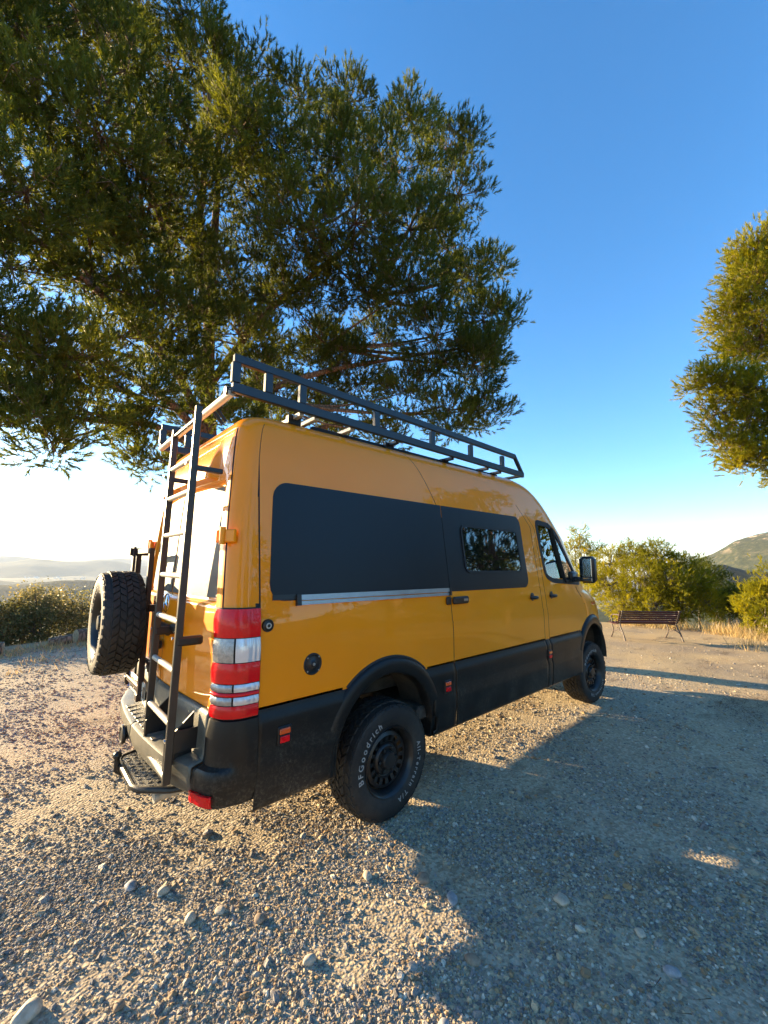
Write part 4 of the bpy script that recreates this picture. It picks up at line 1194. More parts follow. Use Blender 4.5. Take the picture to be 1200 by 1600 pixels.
for x_ in (-.72, -.60, -.28, .20, .95, 1.55, 1.80):
    m_ = M['galv'] if x_ < -.2 else M['rack']
    mb = MB(); mb.beam((x_, -.815, 2.772 + .006 * (x_ + 1)), (x_, .815, 2.772 + .006 * (x_ + 1)), .036, .030); mb.build('rack_crossbar', m_, rack)
mb = MB(); mb.tube([(2.245, -.815, 2.815), (2.245, .815, 2.815)], .018, 12); mb.build('rack_crossbar', M['rack'], rack, True)
for x_ in (-.72, .20, .95, 1.80):
    for y_ in (-.70, .70):
        mb = MB(); mb.box((x_, y_, 2.755), (.10, .05, .07), None, .006); mb.build('rack_foot', M['black'], rack)
for y_ in (-.66, .66):
    mb = MB(); mb.beam((-.55, y_, 2.752), (1.95, y_, 2.790), .04, .030); mb.build('roof_bar', M['black'], rack)
mb = MB()
for k in range(2):
    mb.tube([(-1.19, -.50 + .06 * k, 2.785), (-1.12, -.50 + .06 * k, 2.70)], .012, 8)
mb.tube([(-1.16, -.79, 2.795), (-1.24, -.79, 2.79)], .026, 10)
mb.build('rack_clamp', M['black'], rack)

# ------------------------------------------------------------------ foliage
def fast_mesh(name, verts, loops_per, nface, mat, parent, tint=None, smooth=False):
    me = bpy.data.meshes.new(name); nv = len(verts)
    me.vertices.add(nv); me.vertices.foreach_set('co', verts.astype(np.float32).ravel())
    me.loops.add(nface * loops_per); me.loops.foreach_set('vertex_index', np.arange(nface * loops_per, dtype=np.int32))
    me.polygons.add(nface); me.polygons.foreach_set('loop_start', np.arange(0, nface * loops_per, loops_per, dtype=np.int32))
    me.materials.append(mat)
    if tint is not None:
        at = me.attributes.new('tint', 'FLOAT', 'POINT'); at.data.foreach_set('value', tint.astype(np.float32))
    me.update(calc_edges=True); me.validate()
    o = bpy.data.objects.new(name, me); col.objects.link(o)
    if parent: o.parent = parent
    return o

def unit(v): return v / np.maximum(1e-9, np.linalg.norm(v, axis=-1, keepdims=True))

def needle_foliage(shoots, dirs, tint, per=22, twig=.16, nlen=.10, nw=.007, spread=.65, rg=rng):
    """brushes of long thin triangles along short twigs; returns verts (n*3,3), tints"""
    N = len(shoots); t = rg.random((N, per, 1))
    base = shoots[:, None, :] + dirs[:, None, :] * t * twig
    d = unit(dirs[:, None, :] * (0.75 + .5 * t) + rg.normal(0, spread, (N, per, 3)))
    L = nlen * rg.uniform(.7, 1.2, (N, per, 1))
    sd_ = unit(np.cross(d, rg.normal(0, 1, (N, per, 3)))) * nw * .5 * rg.uniform(.7, 1.3, (N, per, 1))
    v = np.stack([base - sd_, base + sd_, base + d * L], axis=2).reshape(-1, 3)
    tt = np.repeat((tint[:, None] + rg.normal(0, .08, (N, per))).ravel(), 3)
    return v, np.clip(tt, 0, 1)

def leaf_foliage(pts, dirs, tint, per=8, size=.03, rad_=.10, rg=rng):
    N = len(pts)
    base = pts[:, None, :] + rg.normal(0, rad_ * .6, (N, per, 3)) + dirs[:, None, :] * rg.random((N, per, 1)) * rad_
    d = unit(rg.normal(0, 1, (N, per, 3)) + dirs[:, None, :] * .7); s_ = unit(np.cross(d, rg.normal(0, 1, (N, per, 3))))
    L = size * rg.uniform(.7, 1.3, (N, per, 1)); W_ = L * .38
    v = np.stack([base, base + d * L * .5 - s_ * W_, base + d * L, base + d * L * .5 + s_ * W_], axis=2).reshape(-1, 3)
    tt = np.repeat((tint[:, None] + rg.normal(0, .12, (N, per))).ravel(), 4)
    return v, np.clip(tt, 0, 1)

def tubes_mesh(segs, n=5):
    """segs: list of (p0,p1,r0,r1[,pm]) straight or bent limbs"""
    mb = MB()
    for sg in segs:
        p0, p1, r0, r1 = sg[:4]
        pm = sg[4] if len(sg) > 4 else None
        if pm is None: mb.tube([p0, p1], [r0, r1], n, False)
        else:
            pts = []; rs = []
            K = sg[5] if len(sg) > 5 else 4
            for k in range(K + 1):
                t = k / K; pts.append(Vector(p0) * (1 - t) ** 2 + Vector(pm) * 2 * t * (1 - t) + Vector(p1) * t * t); rs.append(r0 + (r1 - r0) * t)
            mb.tube(pts, rs, n, False)
    return mb

def pine_tree(name, loc, label, cat, lobes, trunk_pts, trunk_r, mat, density=1.0, sub_n=20, shoots_n=15, per=20, nlen=.105, nw=.009, group=None, up_bias=.55, seed=1, branches=True, fork_pts=None, sub_r=.36, tint0=.35):
    rg = np.random.default_rng(seed)
    root = empty(name, loc, label, cat, group); L0 = Vector(loc)
    mb = MB(); mb.tube([Vector(p) - L0 for p in trunk_pts], trunk_r, 14, False); mb.build('trunk', M['bark'], root, True, 60)
    forks = [Vector(p) for p in (fork_pts or trunk_pts[1:])]
    S_, D_, T_ = [], [], []; segs_b = []; segs_t = []
    for (x, y, z, r) in lobes:
        c = Vector((x, y, z)); f = min(forks, key=lambda q: (q - c).length + max(0, q.z - c.z) * 1.5)
        mid = (f + c) / 2 + Vector((0, 0, -.10 * (c - f).length)) + Vector(rg.normal(0, .15, 3))
        br = .012 + .007 * (c - f).length
        segs_b.append((f - L0, c - L0, br * 1.4, .012, mid - L0, 6))
        ns = max(6, int(sub_n * (r / 1.0) ** 1.6 * density))
        dv = unit(rg.normal(0, 1, (ns, 3))); rr_ = r * rg.uniform(.35, 1.05, (ns, 1)) ** .7
        sc_ = np.array([c]) + dv * rr_ * np.array([1, 1, .85])
        lt = tint0 + rg.normal(0, .11)
        for q, dq in zip(sc_, dv):
            segs_t.append((c - L0, Vector(q) - L0, .014, .005, (c + Vector(q)) / 2 - L0 + Vector((0, 0, -.06)), 2))
            sr = sub_r * rg.uniform(.7, 1.25)
            n2 = max(5, int(shoots_n * rg.uniform(.7, 1.3)))
            pv = q + unit(rg.normal(0, 1, (n2, 3))) * sr * rg.random((n2, 1)) ** .5
            ddv = unit((pv - q) / sr * .8 + dq * .5 + np.array([0, 0, up_bias]) + rg.normal(0, .25, (n2, 3)))
            S_.append(pv); D_.append(ddv); T_.append(np.full(n2, np.clip(lt + rg.normal(0, .10), 0, 1)))
            for k in range(0, n2, 5):
                segs_t.append((Vector(q) - L0, Vector(pv[k]) - L0, .005, .003))
    S_ = np.concatenate(S_) - np.array(L0); D_ = np.concatenate(D_); T_ = np.concatenate(T_)
    v, tt = needle_foliage(S_, D_, T_, per, .17, nlen, nw, .45, rg)
    cr = fast_mesh('crown', v, 3, len(v) // 3, mat, root, tt); cr['kind'] = 'stuff'
    tubes_mesh(segs_b, 7).build('branches', M['bark'], root, True, 60)
    tubes_mesh(segs_t, 3).build('twigs', M['bark'], root)
    return root

MAIN = [ (-3.05,6.31,11.86,1.17),(-2.18,6.86,13.8,1.29),(-1.37,5.83,12.14,1.09),(-2.61,5.84,10.07,1.12),(-3.63,6.23,10.18,1.12),(-1.77,5.45,9.87,1.04),(-0.69,6.16,11.35,1.09),(-0.01,7.16,16.82,0.74),(0.55,7.03,15.35,1.16),(-0.16,8.2,15.91,1.02),(1.68,7.2,16.43,0.97),(1.06,5.94,12.91,1.15),(3.09,6.58,16.19,1.01),(2.29,5.86,13.07,1.33),(4.66,6.19,17.25,1.08),(3.7,5.27,13.48,1.4),(6.57,5.19,17.35,1.08),(5.49,4.85,14.07,1.52),(7.43,4.2,15.88,0.92),(7.87,3.58,16.2,0.48),(7.61,3.96,14.09,1.03),(5.49,4.15,11.55,1.32),(3.87,4.66,11.06,1.32),(2.64,5.45,10.82,1.2),(-2.59,5.44,8.02,0.93),(-3.25,5.78,7.57,0.95),(-1.81,6.05,8.78,0.95),(-0.79,6.57,9.71,1.02),(0.49,7.04,11.48,1.1),(0.93,8.99,11.31,1.08),(2.04,7.6,13.03,1.17),(-2.64,5.84,6.79,0.67),(-1.86,6.36,7.39,0.61),(-2.49,5.45,5.37,0.78),(-3.1,6,5.93,0.85),(-1.74,5.45,5.32,0.7),(-2.06,5.26,4.12,0.61),(-2.68,5.64,4.28,0.61),(-1.47,5.64,4.51,0.58),(-1.86,5.26,3.73,0.32),(-2.45,6.05,4.94,0.67),(-1.13,6.31,5.49,0.54),(-0.47,7.24,9.01,0.78),(-0.82,7.79,7.94,0.59),(0.04,7.65,7.23,0.68),(-0.41,6.21,5.55,0.55),(-0.37,6.71,4.84,0.54),(0.09,7.14,4.22,0.54),(-0.47,6.93,4.22,0.4),(1.12,8.43,6.07,0.63),(2.88,8.88,12.16,1.09),(3.16,9.3,10.63,0.93),(3.22,8.74,8.97,1.06),(4.09,9.43,7.92,1.37),(1.12,6.34,5.45,0.46),(3.69,6.81,10.46,1.19),(4.7,5.54,10.48,1.26),(5.49,4.15,9.7,1.25),(7.4,4.24,12.12,0.95),(7.76,3.75,11.1,0.99),(8.62,3.34,11.8,0.55),(8.85,2.95,9.86,0.54),(8.01,3.37,9.46,1.01),(5.41,8.7,10.1,1),(7.13,7.42,10.5,0.97),(6.35,3.94,8.38,1.22),(7.67,3.53,7.9,1.14),(8.58,3.41,8.73,0.72),(6.57,5.19,7.28,1.01),(7.35,4.3,6.6,1.04),(8.31,3.65,6.68,0.77),(5.98,7.07,7.96,0.99),(5.2,8.24,7.63,1.12),(6.33,6.12,6.2,0.84),(5.6,7.97,6.26,0.78),(1.19,8.93,4.7,0.55),(2.2,10.19,10.14,0.62),(-2.99,6.81,14.32,1.62),(-1.44,7.84,17.28,1.7),(-4.07,6.66,12.44,1.53),(-3.28,7.79,17.56,1.81),(-4.27,6.61,8.33,1.16),(-4.01,6.67,6.53,1.05) ]
RIGHT = [ (12.92,-2.75,11.0,0.7),(12.91,-2.2,10.63,0.57),(12.43,-2.65,9.7,0.8),(12.4,-2.2,9.15,0.73),(12.88,-1.86,9.13,0.54),(12.42,-2.58,8.19,0.79),(12.91,-2.19,7.98,0.65),(13.43,-3.38,10.62,1.28),(13.43,-3.29,8.3,1.43),(11.3,-1.26,6.8,0.42),(11.35,-1.66,6.86,0.48),(11.69,-1.99,6.49,0.62),(11.92,-2.46,6.4,0.67),(11.64,-1.55,5.98,0.52),(11.9,-2.15,5.61,0.65),(11.45,-1.64,5.1,0.48),(11.9,-2.19,4.64,0.54),(12.43,-2.85,5.73,1.01),(12.43,-2.97,4.5,0.82),(11.88,-1.86,4.53,0.34) ]
BUSH_A = [ (15.99,2.78,1.96,0.58),(16.23,2,2.34,0.57),(16.41,1.28,2.26,0.6),(16.56,0.62,1.84,0.59),(15.46,2.78,1.06,0.72),(15.3,1.59,1.35,0.82),(15.51,0.75,1.14,0.75),(16.15,0.11,1.15,0.65),(15.11,2.25,0.37,0.59),(15.19,1.22,0.44,0.65),(15.58,0.43,0.48,0.59),(16.19,-0.11,0.59,0.5),(16.22,3.64,1.41,0.61) ]
BUSH_B = [ (19.33,5.3,3.48,0.47),(19.24,5.53,2.82,0.53),(19.39,5.15,2.65,0.53),(19.08,5.91,2.33,0.54),(19.62,4.52,2.71,0.29),(18.83,5.19,1.83,0.71),(19.51,4.82,2.16,0.46) ]
BUSH_C = [ (18.7,0.01,1.6,0.41),(18.75,-0.34,1.1,0.46),(18.65,0.29,1.86,0.37),(17.74,-0.33,0.41,0.53),(17.78,-0.62,0.67,0.38) ]
BUSH_D = [ (14.89,-1.94,1.46,0.47),(14.87,-1.6,0.86,0.47),(14.9,-2.08,0.8,0.58),(14.64,-1.37,0.47,0.35),(14.38,-1.8,0.34,0.42) ]
BUSH_E = [ (-2,9.86,0.62,0.39),(-1.61,9.85,0.82,0.41),(-2.06,9.36,0.25,0.37),(-1.64,9.35,0.35,0.45),(-2.48,9.85,0.58,0.44),(-2.9,9.6,.4,.45) ]
BUSH_F = [ (-1.14,10.33,0.69,0.43),(-0.69,10.29,0.75,0.41),(-1.07,9.82,0.25,0.45),(-0.5,10.27,0.15,0.45),(-0.12,10.72,0.6,0.4),(-1.37,9.44,-0.05,0.24),(-0.78,9.79,-0.17,0.26),(.4,10.6,.3,.5) ]

MAIN += [(-1.0,6.9,8.2,.8),(.9,7.5,7.0,.75),(-.9,6.6,6.6,.7),(.3,6.9,6.2,.5),(-.2,6.6,7.7,.8),(2.9,6.6,9.6,.8),(-2.0,6.6,9.2,.9),(.6,7.2,8.3,.9),(1.3,7.6,9.6,1.0),(1.9,7.4,8.2,.9),(.2,7.6,10.4,1.0),(2.6,7.6,7.3,.8),(2.3,7.4,5.9,.55),(3.4,8.0,6.1,.6),(4.5,7.2,8.8,.9),(5.2,6.6,8.2,.8),(1.2,7.2,14.2,1.0)]
BACKTREES = [((15.5, -9.5), 9.5, 'broad pine standing off the right side of the clearing, mirrored in the van window'),
             ((11.0, -13.0), 8.5, 'dark pine on the camera side of the clearing, mirrored in the black side panel'),
             ((19.5, -15.0), 11.0, 'tallest pine far off the right side, mirrored at the front of the van'),
             ((5.0, -15.5), 8.0, 'low pine behind the camera to the right, mirrored in the orange paint'),
             ((-2.5, -15.0), 9.0, 'pine directly behind the camera, mirrored in the tail light'),
             ((-9.5, -12.0), 8.0, 'pine behind the camera to the left, mirrored in the rear corner')]
gz = lambda x, y: float(height(np.array([x]), np.array([y]))[0])
MT = pine_tree('pine_tree', (2.35, 9.0, gz(2.35, 9.0)), 'huge dark green pine with spreading boughs towering behind the orange van', 'tree', MAIN,
          [(2.35, 9.0, -.3), (2.25, 8.9, 1.6), (2.05, 8.8, 3.6), (1.70, 8.7, 5.4), (1.55, 8.7, 7.4), (1.4, 8.5, 10.0), (1.3, 8.2, 13.0), (1.1, 7.9, 16.0)],
          [.36, .30, .27, .24, .19, .14, .09, .04], M['pine'], sub_n=32, shoots_n=19, per=28, nlen=.125, nw=.0165, seed=3, up_bias=.8,
          fork_pts=[(2.0, 8.8, 4.4), (1.62, 8.7, 6.4), (1.5, 8.6, 8.5), (1.35, 8.4, 11), (1.2, 8.1, 13.6), (3.2, 8.2, 7.0), (4.6, 7.0, 8.8), (5.6, 6.2, 10.6), (-.2, 7.4, 6.6), (-1.5, 6.6, 7.6), (-.6, 7.0, 9.8), (0, 7.4, 5.6), (3.6, 6.9, 12.2)])
def limb(root, pts, r0, r1):
    L0 = Vector(root.location); P_ = [Vector(p) for p in pts]; out_ = []; n_ = len(P_)
    for i in range(n_ - 1):       # catmull-rom through the given points
        p0, p1, p2, p3 = P_[max(i - 1, 0)], P_[i], P_[i + 1], P_[min(i + 2, n_ - 1)]
        for k in range(5):
            t = k / 5; out_.append(.5 * ((2 * p1) + (p2 - p0) * t + (2 * p0 - 5 * p1 + 4 * p2 - p3) * t * t + (3 * p1 - p0 - 3 * p2 + p3) * t ** 3) - L0)
    out_.append(P_[-1] - L0); m_ = len(out_)
    mb = MB(); mb.tube(out_, [r0 + (r1 - r0) * k / (m_ - 1) for k in range(m_)], 9, False); mb.build('limb', M['bark'], root, True, 60)
for lp in ([(1.9, 8.8, 4.6), (.9, 8.0, 5.6), (-.4, 7.1, 5.9), (-1.7, 6.1, 5.7), (-2.8, 5.6, 5.2)], [(1.8, 8.7, 5.0), (.6, 7.8, 6.6), (-1.0, 6.8, 7.3), (-2.4, 6.0, 7.6), (-3.6, 5.8, 7.9)],
           [(1.7, 8.7, 5.2), (1.2, 8.2, 7.2), (.3, 7.6, 9.2), (-.6, 6.9, 10.8), (-1.2, 6.2, 12.2)], [(1.9, 8.8, 4.9), (.8, 7.9, 5.0), (-.2, 7.2, 5.0), (-1.0, 6.4, 4.6), (-1.9, 5.6, 4.3)],
           [(1.65, 8.7, 6.0), (3.2, 8.0, 7.2), (4.8, 6.9, 8.0), (6.4, 5.4, 8.4), (8.0, 3.7, 8.7)], [(1.6, 8.7, 7.0), (2.8, 7.6, 9.4), (4.4, 6.0, 11.4), (5.6, 5.0, 13.5)],
           [(1.9, 8.8, 5.1), (3.6, 8.4, 5.6), (5.2, 7.6, 6.4), (6.6, 6.2, 6.6), (7.4, 4.6, 6.8)], [(1.5, 8.6, 8.5), (.8, 7.8, 10.5), (.6, 7.0, 13.0), (.5, 7.0, 15.5)]):
    limb(MT, lp, .13, .03)
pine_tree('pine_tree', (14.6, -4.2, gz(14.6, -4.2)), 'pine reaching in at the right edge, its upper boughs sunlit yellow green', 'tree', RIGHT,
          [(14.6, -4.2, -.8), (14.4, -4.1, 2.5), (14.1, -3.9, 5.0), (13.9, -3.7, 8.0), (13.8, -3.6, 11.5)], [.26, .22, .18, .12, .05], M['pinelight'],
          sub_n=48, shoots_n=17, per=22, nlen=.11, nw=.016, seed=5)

for bi, ((bx, by), bh, bl) in enumerate(BACKTREES):
    rgb = np.random.default_rng(300 + bi); lb = []
    for k in range(22):
        t = rgb.random(); rr_ = (1 - t) ** .6 * bh * .30; a_ = rgb.uniform(0, 6.28)
        lb.append((bx + rr_ * math.cos(a_), by + rr_ * math.sin(a_), bh * (.22 + .75 * t), bh * .12 * (1.25 - .6 * t)))
    z_ = gz(bx, by)
    pine_tree('pine_tree', (bx, by, z_), bl, 'tree', [(a, b, c + z_, d) for a, b, c, d in lb], [(bx, by, z_ - .2), (bx + .1, by, z_ + bh * .5), (bx, by + .1, z_ + bh * .95)], [.2, .14, .04], M['pine'],
              sub_n=14, shoots_n=8, per=7, nlen=.24, nw=.07, seed=310 + bi)

def bush(name, loc, label, lobes, mat, kind, seed, group=None, nl=.09, dens=1.0, cat='bush', n_sub=40, nw=.014):
    rg = np.random.default_rng(seed); L0 = Vector(loc); root = empty(name, loc, label, cat, group)
    S_, D_, T_ = [], [], []; segs = []
    for (x, y, z, r) in lobes:
        c = Vector((x, y, z)); b = L0 + Vector((rg.normal(0, .25), rg.normal(0, .25), -.1))
        mid = (b + c) / 2 + Vector(rg.normal(0, .15, 3)); segs.append((b - L0, c - L0, .045, .015, mid - L0, 5))
        ns = max(12, int(n_sub * (r / .5) ** 2 * dens)); dv = unit(rg.normal(0, 1, (ns, 3))); q = np.array([c]) + dv * r * rg.uniform(.3, 1.08, (ns, 1)) ** .6
        lt = .4 + rg.normal(0, .12)
        for k in range(ns):
            if k % 2 == 0: segs.append((c - L0, Vector(q[k]) - L0, .012, .004))
            n2 = 9; pv = q[k] + rg.normal(0, .085, (n2, 3)); dd = unit(dv[k] * .7 + np.array([0, 0, .5]) + rg.normal(0, .4, (n2, 3)))
            S_.append(pv); D_.append(dd); T_.append(np.full(n2, np.clip(lt + rg.normal(0, .13), 0, 1)))
    S_ = np.concatenate(S_) - np.array(L0); D_ = np.concatenate(D_); T_ = np.concatenate(T_)
    if kind == 'needle': v, tt = needle_foliage(S_, D_, T_, 14, .12, nl, nw, .5, rg); lp = 3
    else: v, tt = leaf_foliage(S_, D_, T_, 6, nl, .10, rg); lp = 4
    cr = fast_mesh('foliage', v, lp, len(v) // lp, mat, root, tt); cr['kind'] = 'stuff'
    tubes_mesh(segs, 4).build('stems', M['greybark'], root)
    return root
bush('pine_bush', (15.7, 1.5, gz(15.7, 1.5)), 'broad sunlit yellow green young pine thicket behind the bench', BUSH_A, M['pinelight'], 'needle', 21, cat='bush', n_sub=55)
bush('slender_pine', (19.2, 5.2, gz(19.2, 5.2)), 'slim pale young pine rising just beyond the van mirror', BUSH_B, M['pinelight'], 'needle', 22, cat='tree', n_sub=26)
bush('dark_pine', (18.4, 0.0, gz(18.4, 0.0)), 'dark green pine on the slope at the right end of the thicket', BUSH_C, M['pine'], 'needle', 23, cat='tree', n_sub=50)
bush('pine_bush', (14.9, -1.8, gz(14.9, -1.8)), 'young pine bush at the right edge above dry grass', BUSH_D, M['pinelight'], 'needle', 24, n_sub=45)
bush('pine_bush', (17.2, -1.6, gz(17.2, -1.6)), 'dark low pine between the thicket and the right edge, below the mountain', [(17.3, -1.2, .55, .6), (17.2, -1.7, .75, .6), (17.0, -2.2, .9, .6), (17.6, -.7, .6, .55), (17.8, -.3, .3, .5), (17.0, -1.4, .1, .5)], M['pine'], 'needle', 25, n_sub=45)
BUSH_E = [(a, b, c - .14, d) for a, b, c, d in BUSH_E]; BUSH_F = [(a, b, c - .18, d) for a, b, c, d in BUSH_F]
bush('leafy_shrub', (-2.0, 9.6, gz(-2.0, 9.6)), 'rounded small leaved shrub at the left edge of the gravel', BUSH_E, M['olive'], 'leaf', 26, nl=.05, n_sub=85)
bush('leafy_shrub', (-.8, 10.0, gz(-.8, 10.0)), 'open small leaved shrub with a thin stem beside the spare wheel', BUSH_F, M['olive'], 'leaf', 27, nl=.05, n_sub=48)

# dry grass along the rim
def build_grass():
    rg = np.random.default_rng(77); P = []
    for _ in range(260):
        if rg.random() < .72: az = rg.choice([rg.uniform(-4, 7.5), rg.uniform(-4, 7.5), rg.uniform(7, 18)]); rr_ = edge_dist(az) - rg.gamma(1.2, .8 if az < 7.5 else .25) + .4
        else: az = rg.uniform(80, 96); rr_ = edge_dist(az) - rg.gamma(1.2, .35) - .3
        cxp, cyp = CAM.x + rr_ * math.cos(rad(az)), CAM.y + rr_ * math.sin(rad(az)); hgt = rg.uniform(.18, .55) if az < 50 else rg.uniform(.10, .22)
        for k in range(rg.integers(14, 34)):
            x = cxp + rg.normal(0, .13); y = cyp + rg.normal(0, .13); P.append((x, y, hgt * rg.uniform(.5, 1.1)))
    P = np.array(P); z = height(P[:, 0], P[:, 1]); n = len(P)
    base = np.c_[P[:, 0], P[:, 1], z - .01]; d = unit(np.c_[rg.normal(0, .25, n), rg.normal(0, .25, n), np.ones(n)]); s_ = unit(np.cross(d, rg.normal(0, 1, (n, 3)))) * .006
    tip = base + d * P[:, 2:3] + np.c_[rg.normal(0, .05, n), rg.normal(0, .05, n), np.zeros(n)]
    v = np.stack([base - s_, base + s_, tip], 1).reshape(-1, 3); tt = np.repeat(rg.uniform(.1, .9, n), 3)
    o = fast_mesh('dry_grass', v, 3, n, M['drygrass'], None, tt); tag(o, 'dry straw coloured grass along the rim of the clearing', 'grass', kind='stuff')
build_grass()

# ------------------------------------------------------------------ bench and logs
def bench():
    cxb, cyb = 11.10, .33; z0 = gz(cxb, cyb)
    ang = math.atan2(-.673, .74)
    root = empty('park_bench', (cxb, cyb, z0), 'dark red slatted park bench with ornate iron ends beyond the van front', 'bench', rz=ang)
    L = 1.70
    # local x along the bench, local y = towards the view (front); the back leans away from the viewer's side
    for k in range(6):
        mb = MB(); t = k / 5; mb.box((0, .02 - .13 * t, .48 + .30 * t), (L, .022, .047), Matrix.Rotation(.38, 3, 'X'), .004); mb.build('slat', M['slat'], root)
    for k in range(5):
        mb = MB(); mb.box((0, .10 + .085 * k, .425 + .01 * abs(k - 2)), (L, .062, .024), None, .004); mb.build('slat', M['slat'], root)
    for s_ in (-1, 1):
        x = s_ * (L / 2 - .06); mb = MB()
        mb.tube([(x, -.15, .80), (x, -.06, .62), (x, .02, .45), (x, -.02, .34), (x, -.12, .20), (x, -.20, .0)], [.018, .018, .022, .02, .018, .022], 8)
        mb.tube([(x, .02, .42), (x, .28, .40), (x, .46, .41)], .018, 8); mb.tube([(x, .42, .40), (x, .34, .26), (x, .40, .12), (x, .50, .0)], [.018, .02, .016, .022], 8)
        mb.tube([(x, -.10, .66), (x, .12, .68), (x, .34, .66), (x, .44, .60), (x, .40, .54), (x, .40, .42)], .016, 8)
        mb.tube([(x, -.10, .20), (x, .10, .28), (x, .34, .20)], .013, 8)
        for (yy, zz, r_) in ((.10, .30, .05), (.24, .52, .05), (.05, .56, .035)):
            mb.tube([(x, yy + r_ * math.cos(a), zz + r_ * math.sin(a)) for a in np.linspace(0, 5.2, 12)], .009, 6)
        mb.tube([(x + .03, -.16, .80 - .0), (x - .03, -.16, .80)], .02, 8)
        mb.build('bench_end', M['castiron'], root, True)
bench()

def log_obj(name, a, b, r, label, cut=True):
    a = Vector(a); b = Vector(b); root = empty(name, tuple((a + b) / 2 - Vector((0, 0, r))), label, 'log'); L0 = Vector(root.location)
    mb = MB(); pts = [a.lerp(b, t) - L0 for t in np.linspace(0, 1, 7)]
    mb.tube(pts, [r * random.uniform(.93, 1.05) for _ in pts], 14, False); mb.build('bark', M['logwood'], root, True, 60)
    for (p, q) in ((a, b), (b, a)):
        mb = MB(); d = (p - q).normalized(); mb.tube([p - L0 - d * .004, p - L0 + d * .003], r * .985, 14, True); mb.build('cut_face', M['cutwood'], root)
    return root
log_obj('log', (-.95, 8.35, gz(-.95, 8.35) + .13), (.5, 8.75, gz(.5, 8.75) + .13), .15, 'weathered timber log lying on the rim behind the spare wheel')
log_obj('log', (-1.42, 8.1, gz(-1.42, 8.1) + .06), (-1.02, 8.05, gz(-1.02, 8.05) + .13), .10, 'short split log tilted on the gravel between shrub and spare wheel')
log_obj('log', (-3.2, 7.95, gz(-3.2, 7.95) + .10), (-2.12, 7.80, gz(-2.12, 7.80) + .11), .12, 'dark log cut off by the left edge of the picture')

# ------------------------------------------------------------------ stones and gravel
def stone_mat(name, a, b):
    m, n, out = new_mat(name)
    bs = nd(n, 'ShaderNodeBsdfPrincipled', Roughness=0.85); tc = nd(n, 'ShaderNodeTexCoord')
    no = nd(n, 'ShaderNodeTexNoise', Scale=25.0, Detail=8.0, Roughness=0.7); n.links.new(tc.outputs['Object'], no.inputs['Vector'])
    r = ramp(n, [(0.35, a), (0.65, b)]); n.links.new(no.outputs['Fac'], r.inputs[0]); n.links.new(r.outputs[0], bs.inputs['Base Color'])
    bu = nd(n, 'ShaderNodeBump', Strength=.5, Distance=.004); n.links.new(no.outputs['Fac'], bu.inputs['Height']); n.links.new(bu.outputs[0], bs.inputs['Normal'])
    n.links.new(bs.outputs[0], out.inputs[0]); return m
SM = {'cream': stone_mat('cream_stone', (.34, .28, .20), (.56, .48, .36)), 'grey': stone_mat('grey_stone', (.20, .20, .20), (.38, .38, .38)), 'brown': stone_mat('brown_stone', (.17, .12, .08), (.34, .25, .17))}
def stone(x, y, sx, sy, sz, mat, label, seed):
    bm = bmesh.new(); bmesh.ops.create_icosphere(bm, subdivisions=3, radius=1.0); rg = np.random.default_rng(seed)
    ks = rg.normal(0, 1, (7, 3)); ks /= np.linalg.norm(ks, axis=1)[:, None]; cut = rg.uniform(.62, .95, 7)
    for v in bm.verts:
        p = np.array(v.co)
        for kk, cc in zip(ks, cut):
            d = p @ kk
            if d > cc: p = p - kk * (d - cc) * .85
        p *= 1 + .04 * math.sin(p[0] * 7 + seed) * math.cos(p[1] * 6)
        v.co = (p[0] * sx, p[1] * sy, p[2] * sz)
    me = bpy.data.meshes.new('stone'); bm.to_mesh(me); bm.free()
    me.polygons.foreach_set('use_smooth', np.ones(len(me.polygons), dtype=bool)); me.materials.append(SM[mat])
    o = bpy.data.objects.new('stone', me); col.objects.link(o); o.location = (x, y, gz(x, y) + sz * .35); o.rotation_euler = (rg.uniform(-.15, .15), rg.uniform(-.15, .15), rg.uniform(0, 6))
    tag(o, label, 'stone', 'larger stones lying in the gravel')
for i, a in enumerate([
    (-1.87, -.90, .052, .040, .036, 'cream', 'big pale cream stone in the bottom left corner of the gravel'),
    (-1.44, -.44, .048, .032, .022, 'grey', 'flat grey stone left of centre, straight below the tow ball'),
    (-1.32, -.60, .032, .028, .022, 'cream', 'small rounded cream stone just right of the flat grey one'),
    (-1.27, -.87, .034, .026, .024, 'cream', 'pale stone nearest the camera side of the tow step'),
    (-1.01, -1.10, .032, .026, .022, 'brown', 'tan lump in the sunlit gravel below the bumper corner'),
    (-1.14, -.92, .028, .022, .018, 'cream', 'small pale stone between the two tan lumps'),
    (.22, -2.04, .055, .036, .022, 'cream', 'long pale stone lying in the shade right of the rear wheel'),
    (-.20, -1.65, .046, .030, .016, 'grey', 'flat pale grey stone in the shade just below the rear wheel'),
    (-.22, -1.46, .046, .036, .026, 'brown', 'round brown stone on the edge between sun and shade'),
    (-.94, -1.44, .032, .022, .020, 'cream', 'little cream stone in the lower middle of the sunlit gravel'),
    (.20, -2.53, .036, .024, .018, 'grey', 'grey stone in the deep shade near the bottom right'),
    (-.40, -1.92, .038, .026, .020, 'brown', 'brown stone where the light streak crosses the shaded gravel'),
    (.31, -2.38, .030, .022, .016, 'cream', 'little pale stone in the shade beyond the grey one'),
    (-.44, -1.24, .034, .026, .022, 'cream', 'pale stone in front of the rear tyre in the sun'),
    (-.79, 6.05, .060, .040, .030, 'brown', 'dark stone alone on the far gravel under the spare wheel'),
    (-1.60, -1.10, .026, .020, .018, 'brown', 'brown pebble stone between the big pale stone and the bumper'),
    (-.70, -2.0, .030, .024, .020, 'grey', 'grey stone near the bottom centre of the picture'),
]): stone(*a, seed=100 + i)

